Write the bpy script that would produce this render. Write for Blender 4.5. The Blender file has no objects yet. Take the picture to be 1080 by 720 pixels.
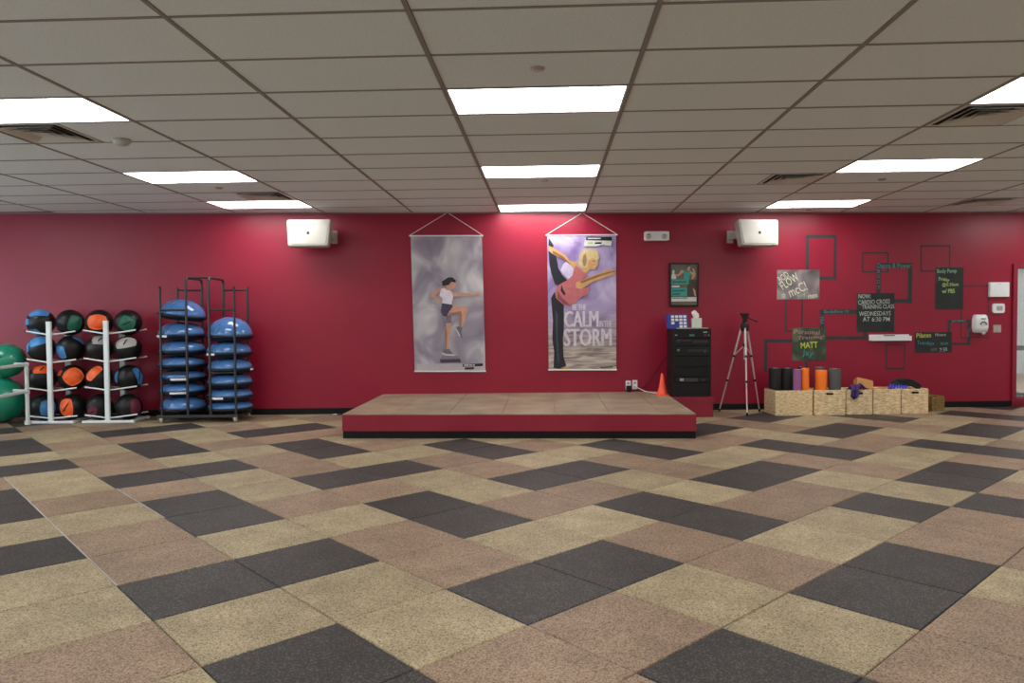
import bpy, bmesh, math, random
from mathutils import Vector, Matrix
random.seed(7)
PI = math.pi
S = bpy.context.scene
C = S.collection

# ------------------------------------------------------------------ camera
FPX = 771.4075
YAW, PITCH, ROLL = 0.036588, -0.0297, -0.0063
CAM = Vector((0, -10.36737, 1.3119))
H = 2.827
def _axes():
    cy, sy, cp, sp, cr, sr = math.cos(YAW), math.sin(YAW), math.cos(PITCH), math.sin(PITCH), math.cos(ROLL), math.sin(ROLL)
    fwd = Vector((sy*cp, cy*cp, sp)); right = Vector((cy, -sy, 0)); up = right.cross(fwd)
    return right*cr+up*sr, up*cr-right*sr, fwd
RX, UX, FX = _axes()
cd = bpy.data.cameras.new('camera'); cam = bpy.data.objects.new('camera', cd); C.objects.link(cam)
cd.sensor_width = 36; cd.lens = FPX/1080*36; cd.clip_start = .05; cd.clip_end = 100
cam.matrix_world = Matrix(((RX.x, UX.x, -FX.x, CAM.x), (RX.y, UX.y, -FX.y, CAM.y), (RX.z, UX.z, -FX.z, CAM.z), (0, 0, 0, 1)))
S.camera = cam

# ------------------------------------------------------------------ world, exposure
w = bpy.data.worlds.new('world'); S.world = w; w.use_nodes = True
bg = w.node_tree.nodes['Background']; bg.inputs[0].default_value = (.72, .90, 1.0, 1); bg.inputs[1].default_value = 5.0
S.view_settings.view_transform = 'Standard'; S.view_settings.look = 'None'
S.view_settings.gamma = 1; S.view_settings.use_curve_mapping = False
S.view_settings.exposure = 0.0
PANEL_STRENGTH = 12.5

# ------------------------------------------------------------------ pixel helpers (1080 x 720 frame)
def ray(x, y): return FX + RX*((x-540)/FPX) - UX*((y-360)/FPX)
def W(x, y, Y=0.0):
    d = ray(x, y); return CAM + d*((Y-CAM.y)/d.y)
def FL(x, y, Z=0.0):
    d = ray(x, y); return CAM + d*((Z-CAM.z)/d.z)
def PJ(p):
    d = Vector(p)-CAM; k = d.dot(FX)
    if k < .1: return None
    return 540+FPX*d.dot(RX)/k, 360-FPX*d.dot(UX)/k

# ------------------------------------------------------------------ materials
def new_mat(name):
    m = bpy.data.materials.new(name); m.use_nodes = True
    nt = m.node_tree; return m, nt, nt.nodes['Principled BSDF']
def mat(name, col, rough=.5, metal=0, var=0, vscale=20, bump=0, bscale=200, coat=0, spec=None):
    m, nt, b = new_mat(name)
    b.inputs['Base Color'].default_value = (*col, 1); b.inputs['Roughness'].default_value = rough; b.inputs['Metallic'].default_value = metal
    if coat: b.inputs['Coat Weight'].default_value = coat; b.inputs['Coat Roughness'].default_value = .12
    if spec is not None: b.inputs['Specular IOR Level'].default_value = spec
    if var or bump: tc = nt.nodes.new('ShaderNodeTexCoord')
    if var:
        n = nt.nodes.new('ShaderNodeTexNoise'); n.inputs['Scale'].default_value = vscale; n.inputs['Detail'].default_value = 4
        nt.links.new(tc.outputs['Object'], n.inputs['Vector'])
        r = nt.nodes.new('ShaderNodeValToRGB'); r.color_ramp.elements[0].position = .3; r.color_ramp.elements[1].position = .7
        r.color_ramp.elements[0].color = (*[c*(1-var) for c in col], 1); r.color_ramp.elements[1].color = (*[min(1, c*(1+var)) for c in col], 1)
        nt.links.new(n.outputs['Fac'], r.inputs['Fac']); nt.links.new(r.outputs['Color'], b.inputs['Base Color'])
    if bump:
        n = nt.nodes.new('ShaderNodeTexNoise'); n.inputs['Scale'].default_value = bscale
        nt.links.new(tc.outputs['Object'], n.inputs['Vector'])
        bp = nt.nodes.new('ShaderNodeBump'); bp.inputs['Strength'].default_value = bump; bp.inputs['Distance'].default_value = .004
        nt.links.new(n.outputs['Fac'], bp.inputs['Height']); nt.links.new(bp.outputs['Normal'], b.inputs['Normal'])
    return m
def emit(name, col, st):
    m, nt, b = new_mat(name)
    b.inputs['Base Color'].default_value = (*col, 1); b.inputs['Emission Color'].default_value = (*col, 1); b.inputs['Emission Strength'].default_value = st
    return m
def rubber(name, a, bcol, c):
    """flecked rubber floor tile: base with light and dark granules, each tile its own phase"""
    m, nt, b = new_mat(name); N = nt.nodes.new; L = nt.links.new
    tc = N('ShaderNodeTexCoord'); oi = N('ShaderNodeObjectInfo')
    ad = N('ShaderNodeVectorMath'); ad.operation = 'ADD'; mu = N('ShaderNodeMath'); mu.operation = 'MULTIPLY'; mu.inputs[1].default_value = 37
    L(oi.outputs['Random'], mu.inputs[0]); L(tc.outputs['Object'], ad.inputs[0]); L(mu.outputs[0], ad.inputs[1])
    v = N('ShaderNodeTexVoronoi'); v.inputs['Scale'].default_value = 170; L(ad.outputs[0], v.inputs['Vector'])
    sp = N('ShaderNodeSeparateColor'); L(v.outputs['Color'], sp.inputs[0])
    r = N('ShaderNodeValToRGB'); r.color_ramp.interpolation = 'CONSTANT'
    e = r.color_ramp.elements; e[0].color = (*a, 1); e[0].position = 0; e[1].color = (*bcol, 1); e[1].position = .45
    k = e.new(.8); k.color = (*c, 1)
    L(sp.outputs['Red'], r.inputs['Fac'])
    n = N('ShaderNodeTexNoise'); n.inputs['Scale'].default_value = 4.5; n.inputs['Detail'].default_value = 5; L(ad.outputs[0], n.inputs['Vector'])
    mr = N('ShaderNodeMapRange'); mr.inputs[1].default_value = .3; mr.inputs[2].default_value = .7; mr.inputs[3].default_value = .84; mr.inputs[4].default_value = 1.18
    L(n.outputs['Fac'], mr.inputs[0])
    rv = N('ShaderNodeMapRange'); rv.inputs[3].default_value = .9; rv.inputs[4].default_value = 1.1; L(oi.outputs['Random'], rv.inputs[0])
    m2 = N('ShaderNodeMath'); m2.operation = 'MULTIPLY'; L(mr.outputs[0], m2.inputs[0]); L(rv.outputs[0], m2.inputs[1])
    mx = N('ShaderNodeVectorMath'); mx.operation = 'SCALE'; L(r.outputs['Color'], mx.inputs[0]); L(m2.outputs[0], mx.inputs['Scale'])
    L(mx.outputs[0], b.inputs['Base Color']); b.inputs['Roughness'].default_value = .55; b.inputs['Specular IOR Level'].default_value = .25
    bp = N('ShaderNodeBump'); bp.inputs['Strength'].default_value = .25; bp.inputs['Distance'].default_value = .002
    L(v.outputs['Distance'], bp.inputs['Height']); L(bp.outputs['Normal'], b.inputs['Normal'])
    return m
def mixed(name, cols, scale, rough=.6, detail=3, distort=0, stretch=(1, 1, 1), pos=None):
    """print or smear: noise driven ramp over several colours"""
    m, nt, b = new_mat(name); N = nt.nodes.new; L = nt.links.new
    tc = N('ShaderNodeTexCoord'); mp = N('ShaderNodeMapping'); mp.inputs['Scale'].default_value = stretch; L(tc.outputs['Object'], mp.inputs[0])
    n = N('ShaderNodeTexNoise'); n.inputs['Scale'].default_value = scale; n.inputs['Detail'].default_value = detail; n.inputs['Distortion'].default_value = distort
    L(mp.outputs[0], n.inputs['Vector'])
    r = N('ShaderNodeValToRGB'); e = r.color_ramp.elements
    ps = pos or [.28+.44*i/(len(cols)-1) for i in range(len(cols))]
    e[0].position = ps[0]; e[0].color = (*cols[0], 1); e[1].position = ps[-1]; e[1].color = (*cols[-1], 1)
    for p, c in zip(ps[1:-1], cols[1:-1]): k = e.new(p); k.color = (*c, 1)
    L(n.outputs['Fac'], r.inputs['Fac']); L(r.outputs['Color'], b.inputs['Base Color']); b.inputs['Roughness'].default_value = rough
    return m
def srgb(r, g, b): return tuple(((v/255)/12.92 if v/255 <= .04045 else ((v/255+.055)/1.055)**2.4) for v in (r, g, b))

M = {}
M['red'] = mat('red wall paint', (.275, .0085, .032), .38, var=.06, vscale=1.5, bump=.35, bscale=90, spec=.4)
M['redtrim'] = mat('red gloss paint', (.255, .010, .032), .35, var=.05, vscale=5)
M['black'] = mat('black rubber', (.004, .004, .005), .6, spec=.25)
M['blackplastic'] = mat('black plastic', (.007, .007, .008), .42, spec=.3, bump=.1, bscale=300)
M['blackleather'] = mat('black vinyl', (.008, .008, .009), .38, spec=.35, var=.3, vscale=9, bump=.25, bscale=25)
M['steel'] = mat('dark grey steel', (.045, .045, .05), .38, .5)
M['chrome'] = mat('chrome', (.65, .66, .68), .25, .9)
M['alu'] = mat('brushed aluminium', (.62, .56, .56), .35, .55)
M['white'] = mat('white enamel', (.76, .80, .81), .35, var=.03, vscale=8)
M['pvc'] = mat('white plastic pipe', (.62, .66, .64), .45, var=.08, vscale=10)
M['cream'] = mat('off white plastic', (.46, .44, .40), .42, bump=.05, bscale=400)
M['grille'] = mat('perforated off white grille', (.43, .415, .375), .5, bump=.4, bscale=500)
M['offgrey'] = mat('beige switch plastic', (.42, .36, .33), .4)
M['ceil'] = mat('mineral fibre tile', (.76, .81, .825), .95, var=.05, vscale=60, bump=.5, bscale=160)
M['ceilbar'] = mat('taupe ceiling rail', (.26, .235, .225), .6)
M['vent'] = mat('white metal diffuser', (.62, .60, .56), .5)
M['ventdark'] = mat('dark duct', (.05, .05, .052), .8)
M['plaster'] = mat('grey white plaster', (.72, .71, .68), .9, var=.03, vscale=3)
M['slab'] = mat('dark joint', (.03, .028, .026), .9)
M['beige'] = rubber('beige flecked rubber', (.295, .238, .140), (.395, .328, .212), (.175, .132, .075))
M['brown'] = rubber('brown flecked rubber', (.235, .160, .105), (.305, .222, .155), (.135, .085, .056))
M['dark'] = rubber('charcoal flecked rubber', (.034, .032, .031), (.026, .0245, .024), (.085, .078, .070))
M['stagetop'] = mixed('worn tan rubber', [(.215, .155, .10), (.30, .23, .155), (.38, .305, .22)], 3, .5, 6)
M['panel'] = emit('lit acrylic diffuser', (1, .97, .95), PANEL_STRENGTH)
M['glass'], nt, b = new_mat('clear glass'); b.inputs['Roughness'].default_value = .02; b.inputs['Base Color'].default_value = (.9, .95, .95, 1); b.inputs['Alpha'].default_value = .12
M['bosu'] = mat('blue vinyl dome', (.065, .18, .43), .14, var=.12, vscale=3, coat=.5)
M['label'] = mat('pale label', (.80, .75, .73), .5, var=.25, vscale=60)
M['greenball'] = mat('green vinyl', (.010, .26, .155), .28, var=.05, vscale=4, coat=.4)
for n, c in dict(blue=(.07, .27, .60), dgreen=(.008, .12, .075), orange=(.90, .12, .015), grey=(.42, .39, .37), maroon=(.16, .022, .05)).items():
    M['p_'+n] = mat(n+' vinyl panel', c, .42, var=.1, vscale=14, bump=.15, bscale=60)
M['cone'] = mat('orange cone plastic', (.95, .10, .03), .4)
M['royal'] = mat('royal blue board', (.012, .03, .28), .45)
M['paper'] = mat('white paper', (.80, .78, .78), .8, var=.04, vscale=30)
M['tissuebox'] = mat('pale mint card', (.62, .70, .60), .7)
M['purple'] = mat('purple webbing', (.06, .018, .16), .6, var=.3, vscale=30)
M['mauve'] = mat('mauve foam', (.30, .10, .27), .7, bump=.2)
M['fblack'] = mat('black foam', (.009, .009, .010), .75, bump=.3)
M['fgrey'] = mat('grey foam', (.085, .088, .092), .75, bump=.3)
M['forange'] = mat('orange foam', (.95, .20, .008), .65, bump=.2)
M['foamtop'] = mat('pale foam end', (.45, .45, .45), .8)
M['cork'] = mat('tan cork', (.50, .24, .07), .7, var=.15, vscale=30)
M['ropeblue'] = mat('blue plastic handle', (.02, .05, .55), .4)
M['chalkblk'] = mixed('chalkboard paint', [(.012, .015, .016), (.020, .027, .026), (.045, .065, .058)], 3.2, .75, 5, .6, pos=[.35, .58, .8])
M['chalkgrey'] = mixed('smeared chalkboard', [(.06, .062, .06), (.22, .185, .20), (.36, .36, .30)], 3.0, .85, 5, 1.2)
M['chalkgreen'] = mixed('green smeared chalkboard', [(.018, .026, .026), (.05, .07, .045), (.16, .18, .10)], 4, .8, 4, .8)
M['framepaint'] = mat('charcoal wall paint', (.028, .033, .036), .7, var=.2, vscale=6)
M['chalkwhite'] = mat('white chalk', (.44, .49, .46), .95, var=.3, vscale=40)
M['chalkcream'] = mat('cream chalk', (.60, .60, .45), .95, var=.2, vscale=40)
M['chalklime'] = mat('yellow green chalk', (.42, .58, .20), .95, var=.2, vscale=40)
M['chalkyellow'] = mat('yellow chalk', (.55, .62, .08), .95, var=.2, vscale=40)
M['chalkteal'] = mat('teal chalk', (.07, .25, .25), .95, var=.3, vscale=40)
M['chalkmint'] = mat('mint chalk', (.25, .48, .32), .95, var=.3, vscale=40)
M['chalkpink'] = mat('pink chalk', (.38, .22, .18), .95, var=.3, vscale=40)
M['chalkviolet'] = mat('violet chalk', (.18, .17, .24), .95, var=.3, vscale=40)
M['poster1'] = mixed('mauve grey print', [(.17, .145, .20), (.29, .255, .315), (.42, .39, .425), (.66, .64, .65)], 2.2, .4, 2, .8, (1.3, 1, 1), pos=[.25, .45, .58, .78])
M['poster1b'] = mixed('pale floor print', [(.36, .32, .36), (.55, .50, .53)], 3, .4)
def banner_print():
    m, nt, b = new_mat('violet to sand print'); N = nt.nodes.new; L = nt.links.new
    tc = N('ShaderNodeTexCoord'); s = N('ShaderNodeSeparateXYZ'); L(tc.outputs['Generated'], s.inputs[0])
    n = N('ShaderNodeTexNoise'); n.inputs['Scale'].default_value = 2.4; n.inputs['Detail'].default_value = 3; n.inputs['Distortion'].default_value = 1
    L(tc.outputs['Object'], n.inputs['Vector'])
    mp = N('ShaderNodeMapping'); mp.inputs['Scale'].default_value = (1.2, 1, 9); L(tc.outputs['Object'], mp.inputs[0])
    n2 = N('ShaderNodeTexNoise'); n2.inputs['Scale'].default_value = 2.5; n2.inputs['Distortion'].default_value = .8; L(mp.outputs[0], n2.inputs['Vector'])
    r = N('ShaderNodeValToRGB'); e = r.color_ramp.elements; e[0].position = .32; e[0].color = (.20, .125, .36, 1); e[1].position = .72; e[1].color = (.58, .50, .70, 1)
    L(n.outputs['Fac'], r.inputs['Fac'])
    r2 = N('ShaderNodeValToRGB'); e = r2.color_ramp.elements; e[0].position = .35; e[0].color = (.24, .185, .165, 1); e[1].position = .65; e[1].color = (.60, .53, .47, 1)
    L(n2.outputs['Fac'], r2.inputs['Fac'])
    mr = N('ShaderNodeMapRange'); mr.inputs[1].default_value = .16; mr.inputs[2].default_value = .46; L(s.outputs['Z'], mr.inputs[0])
    mx = N('ShaderNodeMix'); mx.data_type = 'RGBA'; L(mr.outputs[0], mx.inputs['Factor']); L(r2.outputs['Color'], mx.inputs['A']); L(r.outputs['Color'], mx.inputs['B'])
    L(mx.outputs['Result'], b.inputs['Base Color']); b.inputs['Roughness'].default_value = .4
    return m
M['poster2'] = banner_print()
for n, c in dict(skin=(.56, .29, .20), skin2=(.58, .33, .14), skinshade=(.26, .12, .045), skindark=(.33, .155, .105), hair=(.012, .010, .012), blonde=(.62, .48, .24), blondeshade=(.30, .20, .09), tank=(.70, .64, .74), shorts=(.055, .040, .085),
                 shortshade=(.16, .13, .18), shoe=(.13, .13, .14), step=(.045, .035, .065), steptop=(.20, .17, .22), pants=(.012, .013, .022), pantslight=(.05, .055, .085), pink=(.50, .14, .15), pinkshade=(.24, .055, .07),
                 lavender=(.62, .55, .76), ink=(.01, .01, .012), letter=(.68, .62, .70), teal=(.035, .34, .28), tealshade=(.02, .14, .12), phgrey=(.11, .115, .085), phdark=(.045, .035, .025), phwhite=(.62, .64, .60), gold=(.50, .30, .05), grasst=(.35, .45, .12)).items():
    M['i_'+n] = mat(n+' ink', c, .45, var=.12, vscale=12)
M['pgymwall'] = mat('pale room wall', (.60, .58, .55), .8)
M['pgymfloor'] = mat('tan room floor', (.32, .24, .17), .5)
M['greygreen'] = mat('grey green steel', (.22, .25, .22), .4)
def weave(name, a, c, sc=1.0):
    m, nt, b = new_mat(name); N = nt.nodes.new; L = nt.links.new
    tc = N('ShaderNodeTexCoord'); mp = N('ShaderNodeMapping'); mp.inputs['Scale'].default_value = (sc, sc, 3.2*sc); L(tc.outputs['Object'], mp.inputs[0])
    v = N('ShaderNodeTexVoronoi'); v.inputs['Scale'].default_value = 26; L(mp.outputs[0], v.inputs['Vector'])
    n = N('ShaderNodeTexNoise'); n.inputs['Scale'].default_value = 20; n.inputs['Detail'].default_value = 4; L(mp.outputs[0], n.inputs['Vector'])
    r = N('ShaderNodeValToRGB'); e = r.color_ramp.elements; e[0].position = .3; e[0].color = (*a, 1); e[1].position = .66; e[1].color = (*c, 1)
    L(n.outputs['Fac'], r.inputs['Fac']); L(r.outputs['Color'], b.inputs['Base Color']); b.inputs['Roughness'].default_value = .75
    bp = N('ShaderNodeBump'); bp.inputs['Strength'].default_value = .9; bp.inputs['Distance'].default_value = .012; bp.invert = True
    L(v.outputs['Distance'], bp.inputs['Height']); L(bp.outputs['Normal'], b.inputs['Normal'])
    return m
M['wicker'] = weave('tan water hyacinth weave', (.60, .40, .20), (.97, .78, .48))
M['wicker2'] = weave('olive weave', (.13, .075, .018), (.32, .20, .06))

# ------------------------------------------------------------------ mesh builder
class MB:
    def __init__(s): s.v = []; s.f = []; s.m = []; s.sm = []
    def add(s, vs, fs, mi=0, smooth=False):
        o = len(s.v); s.v += [Vector(v) for v in vs]
        for f in fs: s.f.append([i+o for i in f]); s.m.append(mi); s.sm.append(smooth)
        return s
    def box(s, a, b, mi=0):
        x0, y0, z0 = a; x1, y1, z1 = b
        return s.add([(x0, y0, z0), (x1, y0, z0), (x1, y1, z0), (x0, y1, z0), (x0, y0, z1), (x1, y0, z1), (x1, y1, z1), (x0, y1, z1)],
                     [(0, 3, 2, 1), (4, 5, 6, 7), (0, 1, 5, 4), (1, 2, 6, 5), (2, 3, 7, 6), (3, 0, 4, 7)], mi)
    def prism(s, poly, z0, z1, mi=0):
        n = len(poly)
        return s.add([(p[0], p[1], z0) for p in poly]+[(p[0], p[1], z1) for p in poly],
                     [list(range(n))[::-1], list(range(n, 2*n))]+[(i, (i+1) % n, n+(i+1) % n, n+i) for i in range(n)], mi)
    def rbox(s, a, b, r=.01, seg=3, axis='y', mi=0, taper=1.0):
        """box with edges rounded in the plane across `axis`"""
        ax = 'xyz'.index(axis); u, v = [i for i in range(3) if i != ax]
        lo, hi = Vector(a), Vector(b); pts = []
        for (cu, cv, a0) in ((hi[u]-r, hi[v]-r, 0), (lo[u]+r, hi[v]-r, 90), (lo[u]+r, lo[v]+r, 180), (hi[u]-r, lo[v]+r, 270)):
            for k in range(seg+1):
                t = math.radians(a0+90*k/seg); pts.append((cu+r*math.cos(t), cv+r*math.sin(t)))
        n = len(pts); V = []; c0 = ((lo[u]+hi[u])/2, (lo[v]+hi[v])/2)
        for end, val, tp in ((0, lo[ax], 1), (1, hi[ax], taper)):
            for p in pts:
                q = [0, 0, 0]; q[ax] = val; q[u] = c0[0]+(p[0]-c0[0])*tp; q[v] = c0[1]+(p[1]-c0[1])*tp; V.append(q)
        return s.add(V, [list(range(n))[::-1], list(range(n, 2*n))]+[(i, (i+1) % n, n+(i+1) % n, n+i) for i in range(n)], mi)
    def tube(s, pts, r, n=8, closed=False, mi=0, flat=None):
        pts = [Vector(p) for p in pts]; m = len(pts); rings = []; rr = r if isinstance(r, (list, tuple)) else [r]*m
        prev = None
        for i, p in enumerate(pts):
            if closed: t = pts[(i+1) % m]-pts[i-1]
            else: t = pts[min(i+1, m-1)]-pts[max(i-1, 0)]
            t.normalize()
            if prev is None: a = t.orthogonal().normalized()
            else: a = (prev-t*prev.dot(t)).normalized()
            prev = a; bb = t.cross(a); fl = flat or 1
            rings.append([p+a*(rr[i]*math.cos(2*PI*k/n))+bb*(rr[i]*fl*math.sin(2*PI*k/n)) for k in range(n)])
        V = [v for q in rings for v in q]; F = []
        for i in range(m if closed else m-1):
            j = (i+1) % m
            for k in range(n): F.append((i*n+k, i*n+(k+1) % n, j*n+(k+1) % n, j*n+k))
        s.add(V, F, mi, True)
        if not closed: s.add(rings[0], [list(range(n))[::-1]], mi); s.add(rings[-1], [list(range(n))], mi)
        return s
    def lathe(s, prof, c=(0, 0, 0), n=32, mi=0, smooth=True, axis='z'):
        V = []; F = []; c = Vector(c)
        for (r, z) in prof:
            for k in range(n):
                a = 2*PI*k/n; q = (r*math.cos(a), r*math.sin(a), z)
                if axis == 'y': q = (q[0], -q[2], q[1])
                if axis == 'x': q = (q[2], q[0], q[1])
                V.append(c+Vector(q))
        for i in range(len(prof)-1):
            for k in range(n): F.append((i*n+k, i*n+(k+1) % n, (i+1)*n+(k+1) % n, (i+1)*n+k))
        s.add(V, F, mi, smooth)
        for i, rev in ((0, True), (len(prof)-1, False)):
            if prof[i][0] > 1e-5:
                idx = list(range(i*n, i*n+n)); s.add([V[k] for k in idx], [list(range(n))[::-1] if rev else list(range(n))], mi)
        return s
    def sphere(s, c, r, n=28, rings=16, mi=0):
        return s.lathe([(max(r*math.sin(PI*i/rings), 1e-6), -r*math.cos(PI*i/rings)) for i in range(rings+1)], c, n, mi)
    def poly(s, pts, mi=0): return s.add(pts, [list(range(len(pts)))], mi)
    def xf(s, mtx): s.v = [mtx @ v for v in s.v]; return s
    def mesh(s, name, mats, off=None):
        me = bpy.data.meshes.new(name); o = off or Vector((0, 0, 0))
        me.from_pydata([v-o for v in s.v], [], s.f); me.update()
        for m in (mats if isinstance(mats, (list, tuple)) else [mats]): me.materials.append(M[m] if isinstance(m, str) else m)
        for p, mi, sm in zip(me.polygons, s.m, s.sm): p.material_index = mi; p.use_smooth = sm
        return me
def root_of(p):
    while p.parent: p = p.parent
    return p
def obj(name, mb, mats, parent=None, loc=None):
    """mb holds world coordinates; the object's origin is its thing's base"""
    off = Vector(root_of(parent).location) if parent else Vector(loc or (0, 0, 0))
    o = bpy.data.objects.new(name, mb.mesh(name, mats, off)); C.objects.link(o)
    if parent: o.parent = parent
    else: o.location = off
    return o
def tag(o, label, cat, group=None):
    o['label'] = label; o['category'] = cat
    if group: o['group'] = group
    return o
def thing(name, label, cat, loc, group=None):
    o = bpy.data.objects.new(name, None); o.empty_display_size = .1; C.objects.link(o); o.location = loc
    return tag(o, label, cat, group)
def struct(name, mb, mats, parent=None):
    o = obj(name, mb, mats, parent)
    if not parent: o['kind'] = 'structure'
    return o
def clip(poly, n, d):
    """keep the side n.p <= d"""
    out = []
    for i, p in enumerate(poly):
        q = poly[(i+1) % len(poly)]; a = n[0]*p[0]+n[1]*p[1]-d; b = n[0]*q[0]+n[1]*q[1]-d
        if a <= 0: out.append(p)
        if (a < 0 < b) or (b < 0 < a):
            t = a/(a-b); out.append((p[0]+(q[0]-p[0])*t, p[1]+(q[1]-p[1])*t))
    return out
def area(p): return abs(sum(p[i][0]*p[(i+1) % len(p)][1]-p[(i+1) % len(p)][0]*p[i][1] for i in range(len(p))))/2
XL, XR, YF = -9.4, 9.6, -14.0
def clip_room(poly, g=0.004):
    for n, d in (((0, 1), -g), ((0, -1), -YF-g), ((1, 0), XR-g), ((-1, 0), -XL-g)):
        poly = clip(poly, n, d)
        if len(poly) < 3: return None
    return poly if area(poly) > .002 else None
def inset(poly, d):
    """inset of a convex counter-clockwise polygon"""
    c = poly
    for i in range(len(poly)):
        p, q = poly[i], poly[(i+1) % len(poly)]; e = (q[0]-p[0], q[1]-p[1]); l = math.hypot(*e)
        if l < 1e-6: continue
        n = (e[1]/l, -e[0]/l); c = clip(c, n, n[0]*p[0]+n[1]*p[1]-d)
        if len(c) < 3: return None
    return c

# ------------------------------------------------------------------ floor
floor = struct('floor', MB().box((XL, YF, -.12), (XR, .15, -.022)), 'slab')
TO = (-0.0402707, 0.20210992); TS = 0.5831122; TA = math.radians(40.305085)
E1 = (TS*math.cos(TA), TS*math.sin(TA)); E2 = (-TS*math.sin(TA), TS*math.cos(TA))
def tv(a, b): return (TO[0]+a*E1[0]+b*E2[0], TO[1]+a*E1[1]+b*E2[1])
ROWS = {  # colour of each tile, read along every diagonal row: start index, then B beige, R brown, D charcoal
 -12: (-9, 'BRDBRDRBB'), -11: (-9, 'RBBDBDDRDBRDB'), -10: (-11, 'DDBDRRBRBBDBDDRDRB'), -9: (-11, 'RBBDBDDRDRRBRBBRDB'), -8: (-13, 'DDRDRRBRBBDBDDRDRBR'),
 -7: (-13, 'RBBDBDDRDRRBRBBDBR'), -6: (-13, 'RDRRBRBBDBDDRDRBRD'), -5: (-13, 'BDBDDRDRRBRBRDBRB'), -4: (-13, 'RRBRBBDBDDBDRBR'), -3: (-13, 'BRDRDRRBRBDRBRD'), -2: (-13, 'RDBBDBDDBRDRBR'),
 -1: (-13, 'BRDRRBRBDDRBR'), 0: (-12, 'BDBDDRDRBDBR'), 1: (-12, 'RRBRBBDBRDR'), 2: (-12, 'BDDRDRRBDBR'), 3: (-12, 'DRBBDBDRBD'), 4: (-12, 'RBDRRBDBR'), 5: (-12, 'BBDBDDRB'),
 6: (-12, 'DRRBRBD'), 7: (-12, 'RDDDBR'), 8: (-12, 'BRRRBD')}
CM = {'B': 'beige', 'R': 'brown', 'D': 'dark'}
def tile_mesh(mat_name):
    h = TS/2-.0022; b = .004; V = []
    for z, k in ((-.022, h), (-b, h), (0, h-b)):
        V += [(x*k, y*k, z) for x, y in ((-1, -1), (1, -1), (1, 1), (-1, 1))]
    return MB().add(V, [(8, 9, 10, 11)]+[(i+4*j, (i+1) % 4+4*j, (i+1) % 4+4*j+4, i+4*j+4) for j in (0, 1) for i in range(4)]).mesh('floor_tile', mat_name)
TM = {k: tile_mesh(CM[k]) for k in CM}
rest = MB(); nt_ = 0
for a in range(-40, 40):
    for b in range(-40, 40):
        corners = [tv(a, b), tv(a+1, b), tv(a+1, b+1), tv(a, b+1)]
        p = clip_room(corners)
        if not p: continue
        c = tv(a+.5, b+.5)
        k = None
        if a in ROWS:
            s0, st = ROWS[a]
            if 0 <= b-s0 < len(st): k = st[b-s0]
        if k is None: k = 'BRDBRBDR'[(a*5+b*3+(a*b) % 3) % 8]
        vis = False
        for q in corners+[c]:
            pj = PJ((q[0], q[1], 0))
            if pj and -25 < pj[0] < 1105 and pj[1] < 745: vis = True
        full = area(p) > TS*TS*.999
        if vis:
            if full:
                o = bpy.data.objects.new('floor_tile', TM[k]); C.objects.link(o); o.location = (c[0], c[1], -random.random()*.0012); o.rotation_euler.z = TA; o.parent = floor
            else:
                q = inset(p, .002)
                if q: obj('floor_tile', MB().prism(q, -.022, -.0005), CM[k], floor)
            nt_ += 1
        else:
            q = inset(p, .002)
            if q: rest.prism(q, -.022, -.0005, 'BRD'.index(k))
o = obj('floor_tiles', rest, ['beige', 'brown', 'dark'], floor); o['kind'] = 'stuff'
M['seam'] = mat('pale worn seam', (.42, .39, .38), .6, var=.25, vscale=3)
for a, b0, b1, w_ in ((-10, -7, -1, .0032), (-9, -5, -3, .0022)):
    p, q = tv(a, b0), tv(a, b1); e = (E1[0]/TS*w_, E1[1]/TS*w_)
    obj('seam_strip', MB().prism([(p[0]-e[0], p[1]-e[1]), (p[0]+e[0], p[1]+e[1]), (q[0]+e[0], q[1]+e[1]), (q[0]-e[0], q[1]-e[1])], -.003, .0006+.0002*b1/10), 'seam', floor)

# ------------------------------------------------------------------ walls
WX0, WX1, WZ0, WZ1 = 7.715, 8.95, .135, 2.015     # window opening in the back wall, right
wb = MB().box((XL, 0, 0), (WX0, .15, H+.1)).box((WX1, 0, 0), (XR, .15, H+.1)).box((WX0, 0, 0), (WX1, .15, WZ0)).box((WX0, 0, WZ1), (WX1, .15, H+.1))
struct('wall_back', wb, 'red')
struct('wall_right', MB().box((XR, YF, 0), (XR+.15, .15, H+.1)), 'plaster')
def window_wall(name, horizontal):
    mb = MB(); fr = []
    if horizontal:   # front wall behind the camera
        xs = [-8, -4.4, -3.6, 0, .8, 4.4, 5.2, 8.8]; z0, z1 = .6, 2.5
        mb.box((XL, YF-.15, 0), (XR, YF, z0)).box((XL, YF-.15, z1), (XR, YF, H+.1))
        e = [XL]+xs+[XR]
        for i in range(0, len(e), 2): mb.box((e[i], YF-.15, z0), (e[i+1], YF, z1))
        for i in range(0, len(xs), 2): fr.append(((xs[i], z0), (xs[i+1], z1)))
    else:
        ys = [-12.5, -9.3, -8.6, -5.4, -4.7, -1.5]; z0, z1 = .6, 2.5
        mb.box((XL-.15, YF, 0), (XL, .15, z0)).box((XL-.15, YF, z1), (XL, .15, H+.1))
        e = [YF]+ys+[.15]
        for i in range(0, len(e), 2): mb.box((XL-.15, e[i], z0), (XL, e[i+1], z1))
        for i in range(0, len(ys), 2): fr.append(((ys[i], z0), (ys[i+1], z1)))
    struct(name, mb, 'plaster'); return fr
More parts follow.
